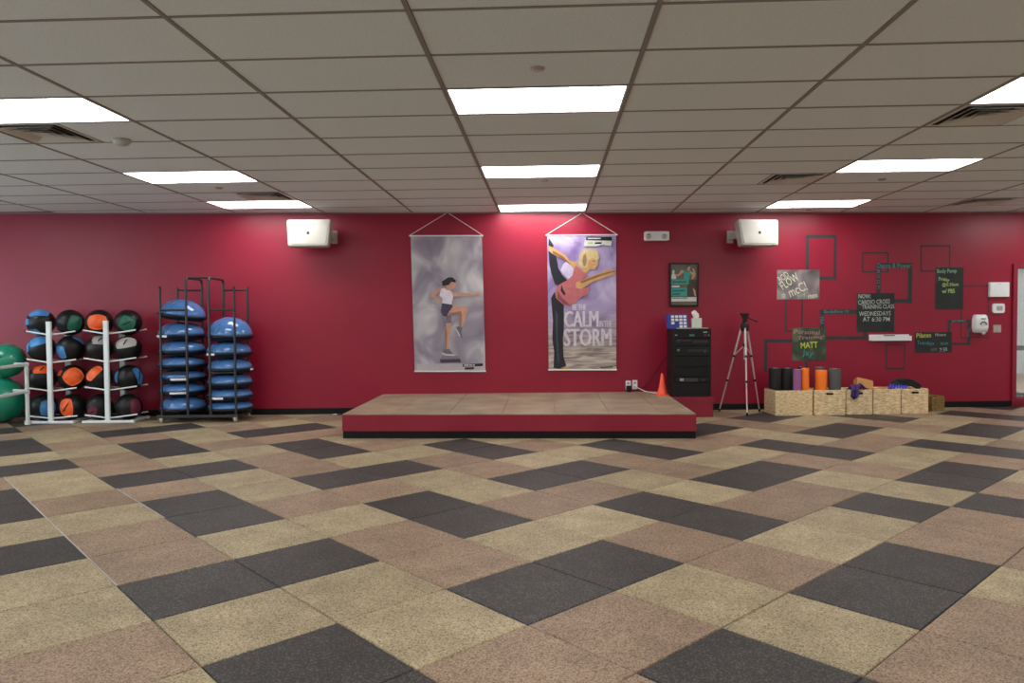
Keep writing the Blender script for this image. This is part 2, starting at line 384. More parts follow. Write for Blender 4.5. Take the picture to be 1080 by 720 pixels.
def window_frame(n, a, b, horizontal):
    mb = MB(); (u0, z0), (u1, z1) = a, b; t = .05
    for (p0, p1, q0, q1) in ((u0, u1, z0, z0+t), (u0, u1, z1-t, z1), (u0, u0+t, z0+t, z1-t), (u1-t, u1, z0+t, z1-t), ((u0+u1)/2-t/2, (u0+u1)/2+t/2, z0+t, z1-t)):
        if horizontal: mb.box((p0, YF-.11, q0), (p1, YF-.05, q1))
        else: mb.box((XL-.11, p0, q0), (XL-.05, p1, q1))
    struct('window_%d' % n, mb, 'white')
wn = 2
for a, b in window_wall('wall_left', False): window_frame(wn, a, b, False); wn += 1
struct('wall_front', MB().box((XL, YF-.15, 0), (XR, YF, H+.1)), 'plaster')
struct('baseboard_back', MB().box((XL, -.014, 0), (-1.46, 0, .085)).box((3.06, -.014, 0), (7.66, 0, .085)), 'black')
struct('trim_1', MB().box((XL, -.02, H-.014), (XR, 0, H-.003)), 'ceilbar')

# window with red frame, a pale room behind it
fw = .062
wf = MB().box((WX0-fw, -.03, WZ0-fw), (WX0, .17, WZ1+fw)).box((WX1, -.03, WZ0-fw), (WX1+fw, .17, WZ1+fw)).box((WX0, -.03, WZ1), (WX1, .17, WZ1+fw)).box((WX0, -.03, WZ0-fw), (WX1, .17, WZ0))
wi = struct('window_1', wf, 'redtrim')
obj('pane', MB().box((WX0, .06, WZ0), (WX1, .066, WZ1)), 'glass', wi)
struct('floor_beyond', MB().box((6.5, .15, -.05), (13, 6, 0)), 'pgymfloor')
struct('wall_beyond', MB().box((6.5, 6, 0), (13, 6.1, H)).box((6.4, .15, 0), (6.5, 6.1, H)).box((13, .15, 0), (13.1, 6.1, H)), 'pgymwall')
struct('ceiling_beyond', MB().box((6.4, .15, H), (13.1, 6.1, H+.1)), 'ceil')
t = thing('ceiling_light', 'fluorescent ceiling light in the room behind the red framed window', 'ceiling light', (9, 2.4, H-.03))
obj('frame', MB().box((8.0, 2.0, H-.02), (10.2, 2.9, H)), 'white', t); obj('diffuser', MB().box((8.05, 2.05, H-.03), (10.15, 2.85, H-.02)), 'panel', t)
t = thing('exercise_machine', 'grey upright exercise machine seen through the red framed window', 'exercise machine', (8.6, 1.6, 0))
obj('column', MB().rbox((8.3, 1.52, .04), (8.46, 1.68, 1.55), .03, axis='z'), 'greygreen', t)
obj('base', MB().box((8.2, 1.3, 0), (8.9, 1.9, .05)), 'black', t)
obj('flywheel', MB().lathe([(.1, -.03), (.2, -.03), (.2, .03), (.1, .03)], (8.6, 1.5, .38), 24, axis='y'), 'black', t)
obj('arm', MB().tube([(8.4, 1.6, 1.5), (8.55, 1.5, 1.6), (8.75, 1.4, 1.55)], .025), 'black', t)
obj('seat', MB().rbox((8.65, 1.45, .75), (8.95, 1.75, .83), .03), 'black', t)

# ------------------------------------------------------------------ ceiling
ceiling = struct('ceiling', MB().box((XL-.15, YF-.15, H+.035), (XR+.15, .15, H+.12)), 'slab')
TH = 0.0858882; G0 = (-0.36522982, -6.72541756); GX = (math.cos(TH), -math.sin(TH)); GY = (math.sin(TH), math.cos(TH)); CW, CD = 1.2192, .6096
def gp(i, j): return (G0[0]+i*CW*GX[0]+j*CD*GY[0], G0[1]+i*CW*GX[1]+j*CD*GY[1])
LIGHTS = {(c, r) for c in (-6, 0, 3, 6) for r in (10, 6, 2, -2, -6, -10)} | {(-3, r) for r in (9, 6, 2, -2, -6, -10)}
VENTS = {(-3, 3): 0, (3, 3): 0, (2, 7): 1, (-3, 8): 1, (5, 10): 0}
gw, gn = .014, .011       # half gap along the main runners, half gap along the cross rails
def cell(i, j, u0=0., u1=1., g=True):
    a, b = (gw/CW, gn/CD) if g else (0, 0)
    return [gp(i+u0+(a if u0 == 0 else .003), j+b), gp(i+u1-(a if u1 == 1 else .003), j+b), gp(i+u1-(a if u1 == 1 else .003), j+1-b), gp(i+u0+(a if u0 == 0 else .003), j+1-b)]
def tile_shape(): 
    hx, hy = CW/2-gw, CD/2-gn
    return MB().add([(-hx, -hy, .016), (hx, -hy, .016), (hx, hy, .016), (-hx, hy, .016), (-hx, -hy, .004), (hx, -hy, .004), (hx, hy, .004), (-hx, hy, .004), (-hx+.004, -hy+.004, 0), (hx-.004, -hy+.004, 0), (hx-.004, hy-.004, 0), (-hx+.004, hy-.004, 0)],
                    [(11, 10, 9, 8)]+[(4+(i+1) % 4, 4+i, i, (i+1) % 4) for i in range(4)]+[(8+(i+1) % 4, 8+i, 4+i, 4+(i+1) % 4) for i in range(4)]+[(0, 1, 2, 3)]).mesh('ceiling_tile', 'ceil')
CT = tile_shape(); crest = MB()
def in_view(p, z, mx=30):
    for q in p:
        j = PJ((q[0], q[1], z))
        if j and -mx < j[0] < 1080+mx and -mx < j[1] < 720+mx: return True
    return False
for i in range(-12, 12):
    for j in range(-16, 14):
        if (i, j) in LIGHTS: continue
        spans = [(0., 1.)]
        if (i, j) in VENTS: spans = [(.5, 1.)] if VENTS[(i, j)] == 0 else [(0., .5)]
        for u0, u1 in spans:
            raw = cell(i, j, u0, u1); p = clip_room(raw)
            if not p: continue
            if in_view(raw, H):
                if abs(area(p)-area(raw)) < 1e-4 and u1-u0 == 1:
                    c = gp(i+.5, j+.5); o = bpy.data.objects.new('ceiling_tile', CT); C.objects.link(o); o.location = (c[0], c[1], H+random.random()*.0015); o.rotation_euler.z = -TH; o.parent = ceiling
                else: obj('ceiling_tile', MB().prism(p, H, H+.016), 'ceil', ceiling)
            else: crest.prism(p, H, H+.016)
o = obj('ceiling_tiles', crest, 'ceil', ceiling); o['kind'] = 'stuff'
for i in range(-11, 12):
    a, b = gp(i, -16), gp(i, 14); e = (GX[0]*gw*.9, GX[1]*gw*.9)
    p = clip_room([(a[0]-e[0], a[1]-e[1]), (a[0]+e[0], a[1]+e[1]), (b[0]+e[0], b[1]+e[1]), (b[0]-e[0], b[1]-e[1])], .03)
    if p: obj('ceiling_runner', MB().prism(p, H-.003, H+.034), 'ceilbar', ceiling)
for j in range(-14, 13):
    a, b = gp(-12, j), gp(12, j); e = (GY[0]*gn*.9, GY[1]*gn*.9)
    p = clip_room([(a[0]-e[0], a[1]-e[1]), (b[0]-e[0], b[1]-e[1]), (b[0]+e[0], b[1]+e[1]), (a[0]+e[0], a[1]+e[1])], .03)
    if p: obj('ceiling_rail', MB().prism(p, H-.002, H+.034), 'ceilbar', ceiling)
LN = {(-3, 2): 'white ceiling light panel nearest the left edge beside the big air vent', (-3, 6): 'white ceiling light panel, middle of the left hand row', (-3, 9): 'white ceiling light panel in the left row closest to the red wall',
      (0, 2): 'white ceiling light panel nearest the camera in the middle row', (0, 6): 'white ceiling light panel, second of the middle row', (0, 10): 'white ceiling light panel of the middle row closest to the red wall, between the banners',
      (3, 2): 'white ceiling light panel cut by the right edge beside the big air vent', (3, 6): 'white ceiling light panel, middle of the right hand row', (3, 10): 'white ceiling light panel in the right row closest to the red wall'}
for (i, j) in sorted(LIGHTS):
    raw = cell(i, j); p = clip_room(raw, .03)
    if not p or area(p) < .6: continue
    c = gp(i+.5, j+.5); lb = LN.get((i, j)) or 'ceiling light panel out of view, %s in the %s row from the red wall' % ({10: 'first', 6: 'second', 2: 'third', -2: 'fourth', -6: 'fifth', -10: 'sixth'}[j], {-6: 'far left', -3: 'left', 0: 'middle', 3: 'right', 6: 'far right'}[i])
    t = thing('ceiling_light', lb, 'ceiling light', (c[0], c[1], H), 'ceiling light panels')
    q = inset(p, .012); n = len(p)
    V = [(x, y, H-.001) for x, y in p]+[(x, y, H-.001) for x, y in q]+[(x, y, H+.02) for x, y in p]+[(x, y, H+.008) for x, y in q]
    fr = MB().add(V, [(k, n+k, n+(k+1) % n, (k+1) % n) for k in range(n)]+[(2*n+k, k, (k+1) % n, 2*n+(k+1) % n) for k in range(n)]+[(n+k, 3*n+k, 3*n+(k+1) % n, n+(k+1) % n) for k in range(n)])
    obj('frame', fr, 'white', t)
    obj('diffuser', MB().prism(inset(p, .0125), H+.006, H+.012), 'panel', t)
VN = {(-3, 3): 'large square air vent beside the leftmost ceiling light', (3, 3): 'large square air vent beside the rightmost ceiling light', (2, 7): 'small looking air vent left of the right row of ceiling lights',
      (-3, 8): 'air vent just before the far left ceiling light', (5, 10): 'air vent at the far right edge of the ceiling'}
for (i, j), hf in VENTS.items():
    u0, u1 = ((0., .5), (.5, 1.))[hf]
    p = cell(i, j, u0, u1); c = ((p[0][0]+p[2][0])/2, (p[0][1]+p[2][1])/2)
    t = thing('air_vent', VN[(i, j)], 'air vent', (c[0], c[1], H), 'ceiling air vents')
    ax = Vector((GX[0], GX[1], 0)); ay = Vector((GY[0], GY[1], 0)); cc = Vector((c[0], c[1], H))
    def ring(r0, z0, r1, z1):
        V = []
        for r, z in ((r0, z0), (r1, z1), (r0-.004, z0+.004), (r1-.004, z1+.004)):
            V += [cc+ax*(sx*r)+ay*(sy*r)+Vector((0, 0, z)) for sx, sy in ((-1, -1), (1, -1), (1, 1), (-1, 1))]
        F = [(a+k, b+k, b+(k+1) % 4, a+(k+1) % 4) for a, b in ((0, 4), (8, 12), (0, 8), (4, 12)) for k in range(4)]
        return MB().add(V, F)
    obj('backing', MB().prism(inset(p, .004), H+.026, H+.03), 'ventdark', t)
    obj('frame', ring(.29, 0, .262, -.001), 'vent', t)
    for r0 in (.235, .175, .115): obj('louvre', ring(r0, -.012, r0-.07, .018), 'vent', t)
    obj('core_plate', MB().prism([(c[0]+GX[0]*sx*.06+GY[0]*sy*.06, c[1]+GX[1]*sx*.06+GY[1]*sy*.06) for sx, sy in ((-1, -1), (1, -1), (1, 1), (-1, 1))], H-.012, H-.008), 'vent', t)
c = FL(128, 147, H); t = thing('smoke_detector', 'round white smoke detector on the ceiling beside the left air vent', 'smoke detector', c)
obj('base', MB().lathe([(.075, 0), (.075, -.018)], c, 24), 'cream', t); obj('cover', MB().lathe([(.066, -.018), (.06, -.035), (.035, -.05), (.001, -.053)], c, 24), 'cream', t)
for x, y, lb in ((567, 72, 'round ceiling sprinkler cap before the nearest middle ceiling light'), (574, 190, 'ceiling sprinkler cap between the two far middle lights'), (231, 198, 'ceiling sprinkler cap between the far left lights'),
                 (930, 189, 'ceiling sprinkler cap between the far right lights'), (853, 221, 'ceiling sprinkler cap beside the red wall above the tall painted rectangle')):
    c = FL(x, y, H); t = thing('sprinkler_cap', lb, 'sprinkler', c, 'ceiling sprinkler caps')
    obj('escutcheon', MB().lathe([(.045, .001), (.045, -.004), (.036, -.007)], c, 20), 'offgrey', t); obj('cap', MB().lathe([(.034, -.007), (.034, -.012), (.001, -.013)], c, 20), 'offgrey', t)

# ------------------------------------------------------------------ stage
SZ = .272
A_, B_, C_, D_ = (-1.60, -2.18), (2.30, -2.48), (2.535, -.002), (-1.45, -.002)   # front-left, front-right, back-right, back-left
def lerp2(p, q, t): return (p[0]+(q[0]-p[0])*t, p[1]+(q[1]-p[1])*t)
t = thing('stage', 'low red stage platform with tan rubber top and black kick strip', 'stage', (.4, -1.2, 0))
quad = [A_, B_, C_, D_]; kick = inset(quad, .006)
obj('fascia', MB().prism(quad, .082, SZ-.012), 'redtrim', t)
obj('kick_strip', MB().prism(kick, 0.001, .082), 'black', t)
obj('top_edge', MB().prism(inset(quad, .002), SZ-.012, SZ-.009), 'redtrim', t)
cuts = [0, .145, .30, .455, .605, .76, .905, 1]
for k in range(len(cuts)-1):
    a, b = cuts[k], cuts[k+1]
    q = [lerp2(A_, B_, a), lerp2(A_, B_, b), lerp2(D_, C_, b), lerp2(D_, C_, a)]
    q = inset(q, .003 if 0 < k else .003); obj('top_tile', MB().prism(q, SZ-.009, SZ), 'stagetop', t)

# ------------------------------------------------------------------ text and flat print helpers
def px_poly(pts, Y): return [W(x, y, Y) for x, y in pts]
def print_poly(name, pts, Y, m, parent): return obj(name, MB().poly(px_poly(pts, Y)), m, parent)
def text_mb(s, x0, y0, x1, y1, Y, rot=0, bold=.0, shear=0):
    cu = bpy.data.curves.new('txt', 'FONT'); cu.body = s; cu.offset = bold; cu.shear = shear; cu.resolution_u = 2
    to = bpy.data.objects.new('txt', cu); C.objects.link(to)
    dg = bpy.context.evaluated_depsgraph_get(); me = bpy.data.meshes.new_from_object(to.evaluated_get(dg))
    vs = [v.co.copy() for v in me.vertices]; fs = [list(p.vertices) for p in me.polygons]
    bpy.data.objects.remove(to); bpy.data.curves.remove(cu); bpy.data.meshes.remove(me)
    mx0, mx1 = min(v.x for v in vs), max(v.x for v in vs); my0, my1 = min(v.y for v in vs), max(v.y for v in vs)
    a, b = W(x0, y1, Y), W(x1, y0, Y); c = (a+b)/2; cr, sr = math.cos(math.radians(rot)), math.sin(math.radians(rot)); out = []
    for v in vs:
        u = ((v.x-mx0)/(mx1-mx0)-.5)*(b.x-a.x); q = ((v.y-my0)/(my1-my0)-.5)*(b.z-a.z)
        out.append(Vector((c.x+u*cr-q*sr, Y, c.z+u*sr+q*cr)))
    return MB().add(out, fs)

# ------------------------------------------------------------------ hanging banners
def banner(corners, apex, printmat, label, lab_loc):
    t = thing('hanging_banner', label, 'banner', W(*lab_loc, -.03), 'exercise banners')
    tl, tr, br, bl = [W(x, y, -.022) for x, y in corners]
    nx, nz = 10, 24; V = []; 
    for jz in range(nz+1):
        for ix in range(nx+1):
            u, v = ix/nx, jz/nz; p = tl.lerp(tr, u).lerp(bl.lerp(br, u), v); p.y += .0035*math.sin(u*9+v*5)*math.sin(v*PI); V.append(p)
    F = [(j*(nx+1)+i, (j+1)*(nx+1)+i, (j+1)*(nx+1)+i+1, j*(nx+1)+i+1) for j in range(nz) for i in range(nx)]
    n0 = len(V); V2 = V+[v+Vector((0, .002, 0)) for v in V]; F2 = F+[tuple(k+n0 for k in f[::-1]) for f in F]
    mb = MB().add(V2, F2); mb.sm = [True]*len(mb.f); obj('cloth', mb, printmat, t)
    up = Vector((0, 0, .006)); ex = Vector((.02, 0, 0))
    obj('top_rod', MB().tube([tl-ex+up, tr+ex+up], .009), 'white', t); obj('bottom_rod', MB().tube([bl-ex*.4-up, br+ex*.4-up], .011), 'white', t)
    ap = W(*apex, -.006); obj('string', MB().tube([tl-ex*.6+up*2, ap, tr+ex*.6+up*2], .005, 6), 'paper', t)
    obj('hook', MB().tube([ap+Vector((0, .005, .012)), ap+Vector((0, -.012, .0)), ap+Vector((0, -.012, .012))], .004, 6), 'chrome', t)
    return t
L1 = -.0285
b1 = banner(((433, 249), (508.3, 249), (512, 391), (437.5, 391)), (472, 224), 'poster1', 'grey hanging banner showing a woman in a white tank top on an exercise step', (472, 391))
def z1(pts): return [(450+x/6.54, 285+y/6.54) for x, y in pts]
k = 0
def ink1(name, pts, m):
    global k; k += 1
    print_poly(name, z1(pts), L1-.0003*k, m, b1)
ink1('printed_floor', [(-68, 645), (-65, 690), (403, 690), (400, 640)], 'poster1b')
ink1('printed_arm', [(105, 108), (100, 135), (56, 172), (108, 208), (100, 222), (32, 182), (34, 165), (75, 125)], 'i_skin')
ink1('printed_leg', [(130, 318), (168, 315), (167, 360), (163, 420), (150, 545), (130, 545), (124, 460), (135, 390)], 'i_skin')
ink1('printed_shorts', [(130, 300), (168, 300), (168, 362), (134, 365)], 'i_shortshade')
ink1('printed_leg', [(160, 250), (205, 246), (258, 247), (286, 266), (278, 300), (247, 388), (225, 388), (238, 296), (195, 305), (150, 312), (140, 300)], 'i_skin')
ink1('printed_shading', [(226, 300), (240, 296), (246, 340), (236, 386), (225, 388)], 'i_skindark')
ink1('printed_shading', [(150, 296), (238, 280), (240, 295), (195, 305), (150, 312)], 'i_skindark')
ink1('printed_shading', [(126, 420), (138, 390), (142, 450), (136, 542), (130, 545), (124, 460)], 'i_skindark')
ink1('printed_shorts', [(108, 222), (172, 232), (180, 250), (155, 285), (135, 320), (113, 314), (97, 282)], 'i_shorts')
ink1('printed_arm', [(178, 148), (240, 157), (338, 158), (350, 146), (368, 152), (362, 170), (300, 176), (182, 180)], 'i_skin')
ink1('printed_neck', [(138, 98), (160, 108), (172, 140), (125, 140)], 'i_skin')
ink1('printed_top', [(100, 128), (118, 120), (140, 138), (160, 138), (175, 150), (182, 182), (172, 236), (106, 226), (112, 195), (88, 172)], 'i_tank')
ink1('printed_head', [(150, 92), (178, 72), (197, 80), (203, 97), (196, 116), (180, 130), (160, 133), (150, 112)], 'i_skin')
ink1('printed_hair', [(104, 78), (122, 66), (145, 50), (175, 47), (203, 70), (198, 84), (168, 80), (154, 100), (134, 104), (110, 106)], 'i_hair')
ink1('printed_shoe', [(195, 397), (222, 384), (246, 394), (241, 430), (246, 466), (226, 456)], 'i_shoe')
ink1('printed_shoe', [(115, 548), (155, 540), (172, 565), (192, 585), (135, 582), (107, 568)], 'i_shoe')
ink1('printed_shoe_sole', [(108, 566), (135, 577), (190, 580), (193, 588), (135, 586), (106, 572)], 'i_phwhite')
ink1('printed_shoe_sole', [(197, 398), (203, 396), (232, 452), (228, 458)], 'i_phwhite')
ink1('printed_step', [(92, 612), (230, 608), (237, 630), (232, 634), (95, 637)], 'i_step')
ink1('printed_step', [(104, 590), (222, 588), (229, 610), (97, 614)], 'i_steptop')
ink1('printed_logo', [(248, 646), (388, 641), (388, 660), (248, 664)], 'i_ink')
ink1('printed_caption', [(262, 670), (328, 667), (326, 681), (262, 684)], 'i_ink')
for q, (a, b) in enumerate(((258, 290), (294, 312), (318, 332))): ink1('printed_logo_letter', [(a, 650), (b, 649), (b, 657), (a, 658)], 'i_letter')
obj('printed_caption', text_mb('exercise', 507.6, 364, 509.4, 373, L1-.007), 'i_letter', b1)

b2 = banner(((577, 248.5), (649.8, 248), (650, 389.5), (578.8, 389.5)), (614, 224.3), 'poster2', 'purple hanging banner of a blonde woman balancing, reading BE THE CALM IN THE STORM', (614, 390))
def z3(pts): return [(570+x/8, 220+y/8) for x, y in pts]
def z4(pts): return [(570+x/7.58, 305+y/7.58) for x, y in pts]
k = 0
def ink2(name, pts, m):
    global k; k += 1
    print_poly(name, pts, L1-.0003*k, m, b2)
ink2('printed_glow', z3([(190, 470), (225, 440), (262, 480), (290, 530), (280, 570), (245, 600), (215, 575), (170, 520)]), 'i_lavender')
ink2('printed_leg', z3([(70, 245), (112, 310), (100, 332), (130, 380), (150, 500), (185, 560), (228, 605), (160, 655), (122, 632), (92, 545), (76, 470), (68, 330)]), 'i_pants')
ink2('printed_arm', z3([(66, 310), (130, 340), (215, 395), (250, 440), (300, 448), (332, 490), (292, 532), (262, 482), (200, 432), (100, 380), (68, 352)]), 'i_skin2')
ink2('printed_arm_shade', z3([(100, 350), (190, 400), (255, 470), (290, 525), (262, 482), (200, 432), (105, 378)]), 'i_skinshade')
ink2('printed_leg', z4([(85, 70), (110, 25), (140, 20), (150, 70), (187, 120), (187, 330), (178, 400), (185, 540), (207, 610), (150, 637), (105, 626), (110, 500), (95, 400), (100, 250)]), 'i_pants')
ink2('printed_leg_fold', z4([(120, 160), (140, 200), (138, 400), (150, 560), (138, 600), (128, 420), (120, 260)]), 'i_pantslight')
ink2('printed_foot', z4([(150, 636), (205, 618), (242, 634), (165, 641)]), 'i_gold')
ink2('printed_top', z3([(298, 478), (340, 512), (382, 540), (398, 568), (330, 610), (305, 650), (345, 682), (412, 652), (414, 700)])+z4([(383, 5), (375, 40), (330, 58), (285, 100), (238, 132), (182, 122), (125, 70)])+z3([(122, 705), (150, 645), (232, 600), (272, 560), (282, 510)]), 'i_pink')
ink2('printed_top_fold', z4([(140, 15), (165, 60), (215, 105), (235, 125), (185, 115), (135, 70)]), 'i_pinkshade')
ink2('printed_top_fold', z3([(180, 640), (190, 680), (215, 720), (200, 730), (170, 690)]), 'i_ink')
ink2('printed_arm', z3([(300, 622), (400, 580), (510, 540), (560, 515), (634, 513), (634, 552), (540, 582), (430, 622), (350, 678), (298, 668)]), 'i_skin2')
ink2('printed_arm_shade', z3([(330, 615), (420, 580), (530, 545), (632, 520), (632, 530), (540, 556), (430, 596), (350, 630)]), 'i_skinshade')
ink2('printed_neck', z3([(352, 488), (404, 478), (414, 518), (384, 545), (345, 520)]), 'i_skin2')
ink2('printed_face', z3([(396, 446), (430, 412), (482, 425), (486, 468), (474, 492), (456, 515), (420, 510), (398, 484)]), 'i_skin2')
ink2('printed_eye', z3([(440, 440), (462, 436), (462, 443), (440, 446)]), 'i_ink')
ink2('printed_mouth', z3([(440, 485), (466, 482), (452, 494)]), 'i_phwhite')
ink2('printed_hair', z3([(322, 472), (330, 390), (368, 346), (430, 337), (482, 358), (497, 420), (470, 436), (440, 415), (404, 440), (394, 490), (352, 502)]), 'i_blonde')
ink2('printed_hair_shade', z3([(362, 395), (382, 372), (392, 440), (380, 488), (362, 480), (352, 440)]), 'i_blondeshade')
ink2('printed_badge', z3([(372, 266), (602, 268), (597, 316), (520, 304), (470, 318), (368, 318)]), 'i_phwhite')
ink2('printed_badge', z3([(388, 238), (602, 238), (602, 270), (384, 266)]), 'i_ink')
ink2('printed_badge_letters', z3([(400, 246), (510, 246), (508, 256), (398, 256)]), 'i_letter')
ink2('printed_badge_letters', z3([(460, 284), (518, 282), (516, 296), (456, 297)]), 'i_ink')
ink2('printed_badge_letters', z3([(398, 284), (444, 283), (444, 294), (398, 295)]), 'i_grasst')
L2 = L1-.0003*k-.0006
def bt(s, x0, y0, x1, y1, bold): 
    a, b = z4([(x0, y0), (x1, y1)]); mb = MB()
    for q, dx in enumerate((0, -bold, bold)):
        m2 = text_mb(s, a[0]+dx, a[1], b[0]+dx, b[1], L2-.0001*q); mb.add(m2.v, m2.f)
    obj('printed_lettering', mb, 'i_letter', b2)
bt('BE THE', 258, 120, 364, 165, .25); bt('CALM', 192, 172, 461, 302, .6); bt('IN THE', 472, 252, 570, 300, .15); bt('STORM', 190, 312, 566, 455, .6)
ink2('printed_caption', z4([(478, 622), (578, 616), (578, 624), (478, 630)]), 'i_ink')

# ------------------------------------------------------------------ framed poster, emergency light, speakers
def zf(pts): return [(700+x/12, 270+y/12) for x, y in pts]
t = thing('framed_poster', 'small black framed fitness poster with teal blocks above the equipment rack', 'picture', W(722, 322))
o_ = zf([(70, 85), (442, 85), (440, 640), (75, 640)]); i_ = zf([(92, 102), (428, 102), (424, 618), (94, 618)])
V = [W(x, y, -.032) for x, y in o_]+[W(x, y, -.032) for x, y in i_]+[W(x, y, -.002) for x, y in o_]+[W(x, y, -.012) for x, y in i_]
obj('frame', MB().add(V, [(a_+q, b_+q, b_+(q+1) % 4, a_+(q+1) % 4) for a_, b_ in ((0, 4), (8, 0), (4, 12)) for q in range(4)]), 'blackplastic', t)
k = 0
def ink3(name, pts, m):
    global k; k += 1
    print_poly(name, zf(pts), -.016-.0003*k, m, t)
ink3('print', [(92, 102), (428, 102), (424, 618), (94, 618)], 'i_phgrey')
ink3('printed_figure', [(97, 290), (98, 240), (110, 225), (105, 195), (120, 170), (138, 185), (135, 225), (158, 245), (158, 290)], 'i_phwhite')
ink3('printed_arm', [(250, 182), (222, 174), (185, 228), (150, 226), (140, 245), (190, 256), (248, 206)], 'i_skin')
ink3('printed_arm', [(335, 188), (378, 212), (362, 160), (384, 160), (408, 230), (385, 282), (352, 296), (362, 240), (338, 215)], 'i_skin')
ink3('printed_leg', [(305, 300), (420, 300), (420, 510), (290, 510)], 'i_phdark')
ink3('printed_leg', [(368, 400), (400, 430), (412, 508), (388, 502)], 'i_skin')
ink3('printed_top', [(242, 192), (262, 178), (300, 205), (332, 180), (342, 212), (326, 260), (322, 312), (256, 300), (260, 240)], 'i_teal')
ink3('printed_head', [(284, 155), (298, 122), (328, 118), (338, 150), (326, 182), (296, 186)], 'i_skin')
ink3('printed_hair', [(282, 160), (292, 118), (330, 112), (334, 126), (304, 134), (294, 165)], 'i_phdark')
ink3('printed_block', [(95, 296), (320, 296), (320, 354), (95, 360)], 'i_teal')
ink3('printed_block', [(95, 405), (296, 400), (296, 506), (95, 508)], 'i_teal')
ink3('printed_block', [(110, 316), (285, 314), (285, 338), (110, 341)], 'i_tealshade')
ink3('printed_block', [(110, 428), (270, 424), (270, 448), (110, 450)], 'i_tealshade')
ink3('printed_block', [(110, 470), (210, 468), (210, 490), (110, 492)], 'i_tealshade')
ink3('printed_caption', [(100, 374), (200, 372), (200, 392), (100, 395)], 'i_phwhite')
ink3('printed_strip', [(96, 522), (416, 518), (414, 572), (96, 575)], 'i_phwhite')
ink3('printed_caption', [(110, 530), (300, 527), (300, 536), (110, 539)], 'i_tealshade')
for a in (120, 160, 200, 245, 290, 335): ink3('printed_mark', [(a, 588), (a+22, 587), (a+22, 604), (a, 605)], 'i_skinshade')
a, b = W(679, 254, 0), W(704.5, 244.5, 0)
t = thing('emergency_light', 'white emergency light box with two round lamps high on the red wall', 'emergency light', ((a.x+b.x)/2, -.04, a.z))
obj('housing', MB().rbox((a.x, -.075, a.z), (b.x, 0, b.z), .015), 'white', t)
for x in (683.6, 700.5):
    c = W(x, 249, -.075); ln = obj('lamp_head', MB().lathe([(.038, 0), (.036, .02), (.028, .026)], c, 20, axis='y'), 'offgrey', t)
    obj('lens', MB().lathe([(.027, .024), (.015, .03), (.001, .031)], c, 20, axis='y'), 'chrome', ln)

def speaker(cx, cy, yaw, side, label):
    c = W(cx, cy, -.26); t = thing('wall_speaker', label, 'speaker', c, 'wall speakers')
    mt = Matrix.Translation(c) @ Matrix.Rotation(yaw, 4, 'Z') @ Matrix.Rotation(math.radians(-9), 4, 'X')
    hw, hh = .292, .185
    def ringp(y, s, r, ins=0):
        pts = []
        for (sx, sz, a0) in ((1, 1, 0), (-1, 1, 90), (-1, -1, 180), (1, -1, 270)):
            for q in range(5):
                an = math.radians(a0+90*q/4); w_ = (hw*(1.03 if sz > 0 else .94)*s-ins-r)
                pts.append(Vector((sx*w_+r*math.cos(an), y, sz*(hh*s-ins-r)+r*math.sin(an))))
        return pts
    def shell(spec):
        mb = MB(); rs = [ringp(*q) for q in spec]; n = len(rs[0])
        mb.add([p for r in rs for p in r], [(i*n+k_, i*n+(k_+1) % n, (i+1)*n+(k_+1) % n, (i+1)*n+k_) for i in range(len(rs)-1) for k_ in range(n)]+[list(range(n))[::-1], list(range((len(rs)-1)*n, len(rs)*n))])
        return mb.xf(mt)
    obj('cabinet', shell([(-.13, 1, .03, .012), (-.118, 1, .03), (.0, .97, .03), (.13, .62, .03)]), 'cream', t)
    g = obj('grille', shell([(-.137, 1, .025, .03), (-.128, 1, .025, .026)]), 'grille', t)
    obj('badge', MB().rbox((-.017+.03*side*0, -.141, -.024), (.017, -.136, .012), .004).xf(mt), 'ink_' if False else 'blackplastic', g)
    s = side; br = MB()
    br.box((s*.235, .0, -.05), (s*.305, .06, .05)).xf(mt); obj('bracket_knuckle', br, 'cream', t)
    kx = c.x+s*.262; obj('bracket', MB().rbox((kx-.025, c.y+.03, c.z-.045), (kx+.025, -.006, c.z+.045), .01), 'cream', t)
    obj('wall_plate', MB().rbox((kx-.045, -.012, c.z-.09), (kx+.045, 0, c.z+.09), .01), 'cream', t)
speaker(328, 248, math.radians(-3), 1, 'off white wall speaker left of the banners')
speaker(796, 247.5, math.radians(8), -1, 'off white wall speaker right of the banners above the tripod')

# ------------------------------------------------------------------ equipment rack on its red box, things on it
bx0, bx1 = FL(702, 440.5).x+.0, FL(753, 440).x; by = -.76; bz = W(730, 419, by).z
bx0 = 2.44
t = thing('plinth', 'low red painted box under the black equipment rack', 'platform', ((bx0+bx1)/2, by/2, 0))
obj('body', MB().prism([(2.475, by), (bx1, by), (bx1, -.016), (2.545, -.016)], 0, bz-.055), 'redtrim', t); obj('lid', MB().prism([(2.475, by-.012), (bx1+.012, by-.012), (bx1+.012, -.016), (2.545, -.016)], bz-.055, bz), 'redtrim', t)
rx0, rx1 = W(709, 400, -.66).x, W(750, 400, -.66).x; ry = -.66; rz1 = W(730, 346.5, ry).z
t = thing('equipment_rack', 'tall black audio equipment rack standing on a red box', 'equipment rack', ((rx0+rx1)/2, -.35, bz))
obj('cabinet', MB().box((rx0, ry, bz), (rx0+.03, -.36, rz1)).box((rx1-.03, ry, bz), (rx1, -.36, rz1)).box((rx0+.03, ry, rz1-.03), (rx1-.03, -.36, rz1)).box((rx0+.03, ry, bz), (rx1-.03, -.36, bz+.03)).box((rx0+.03, -.39, bz+.03), (rx1-.03, -.36, rz1-.03)), 'blackplastic', t)
def zr(x, y): p = W(700+x/7.2, 325+y/7.2, ry); return p
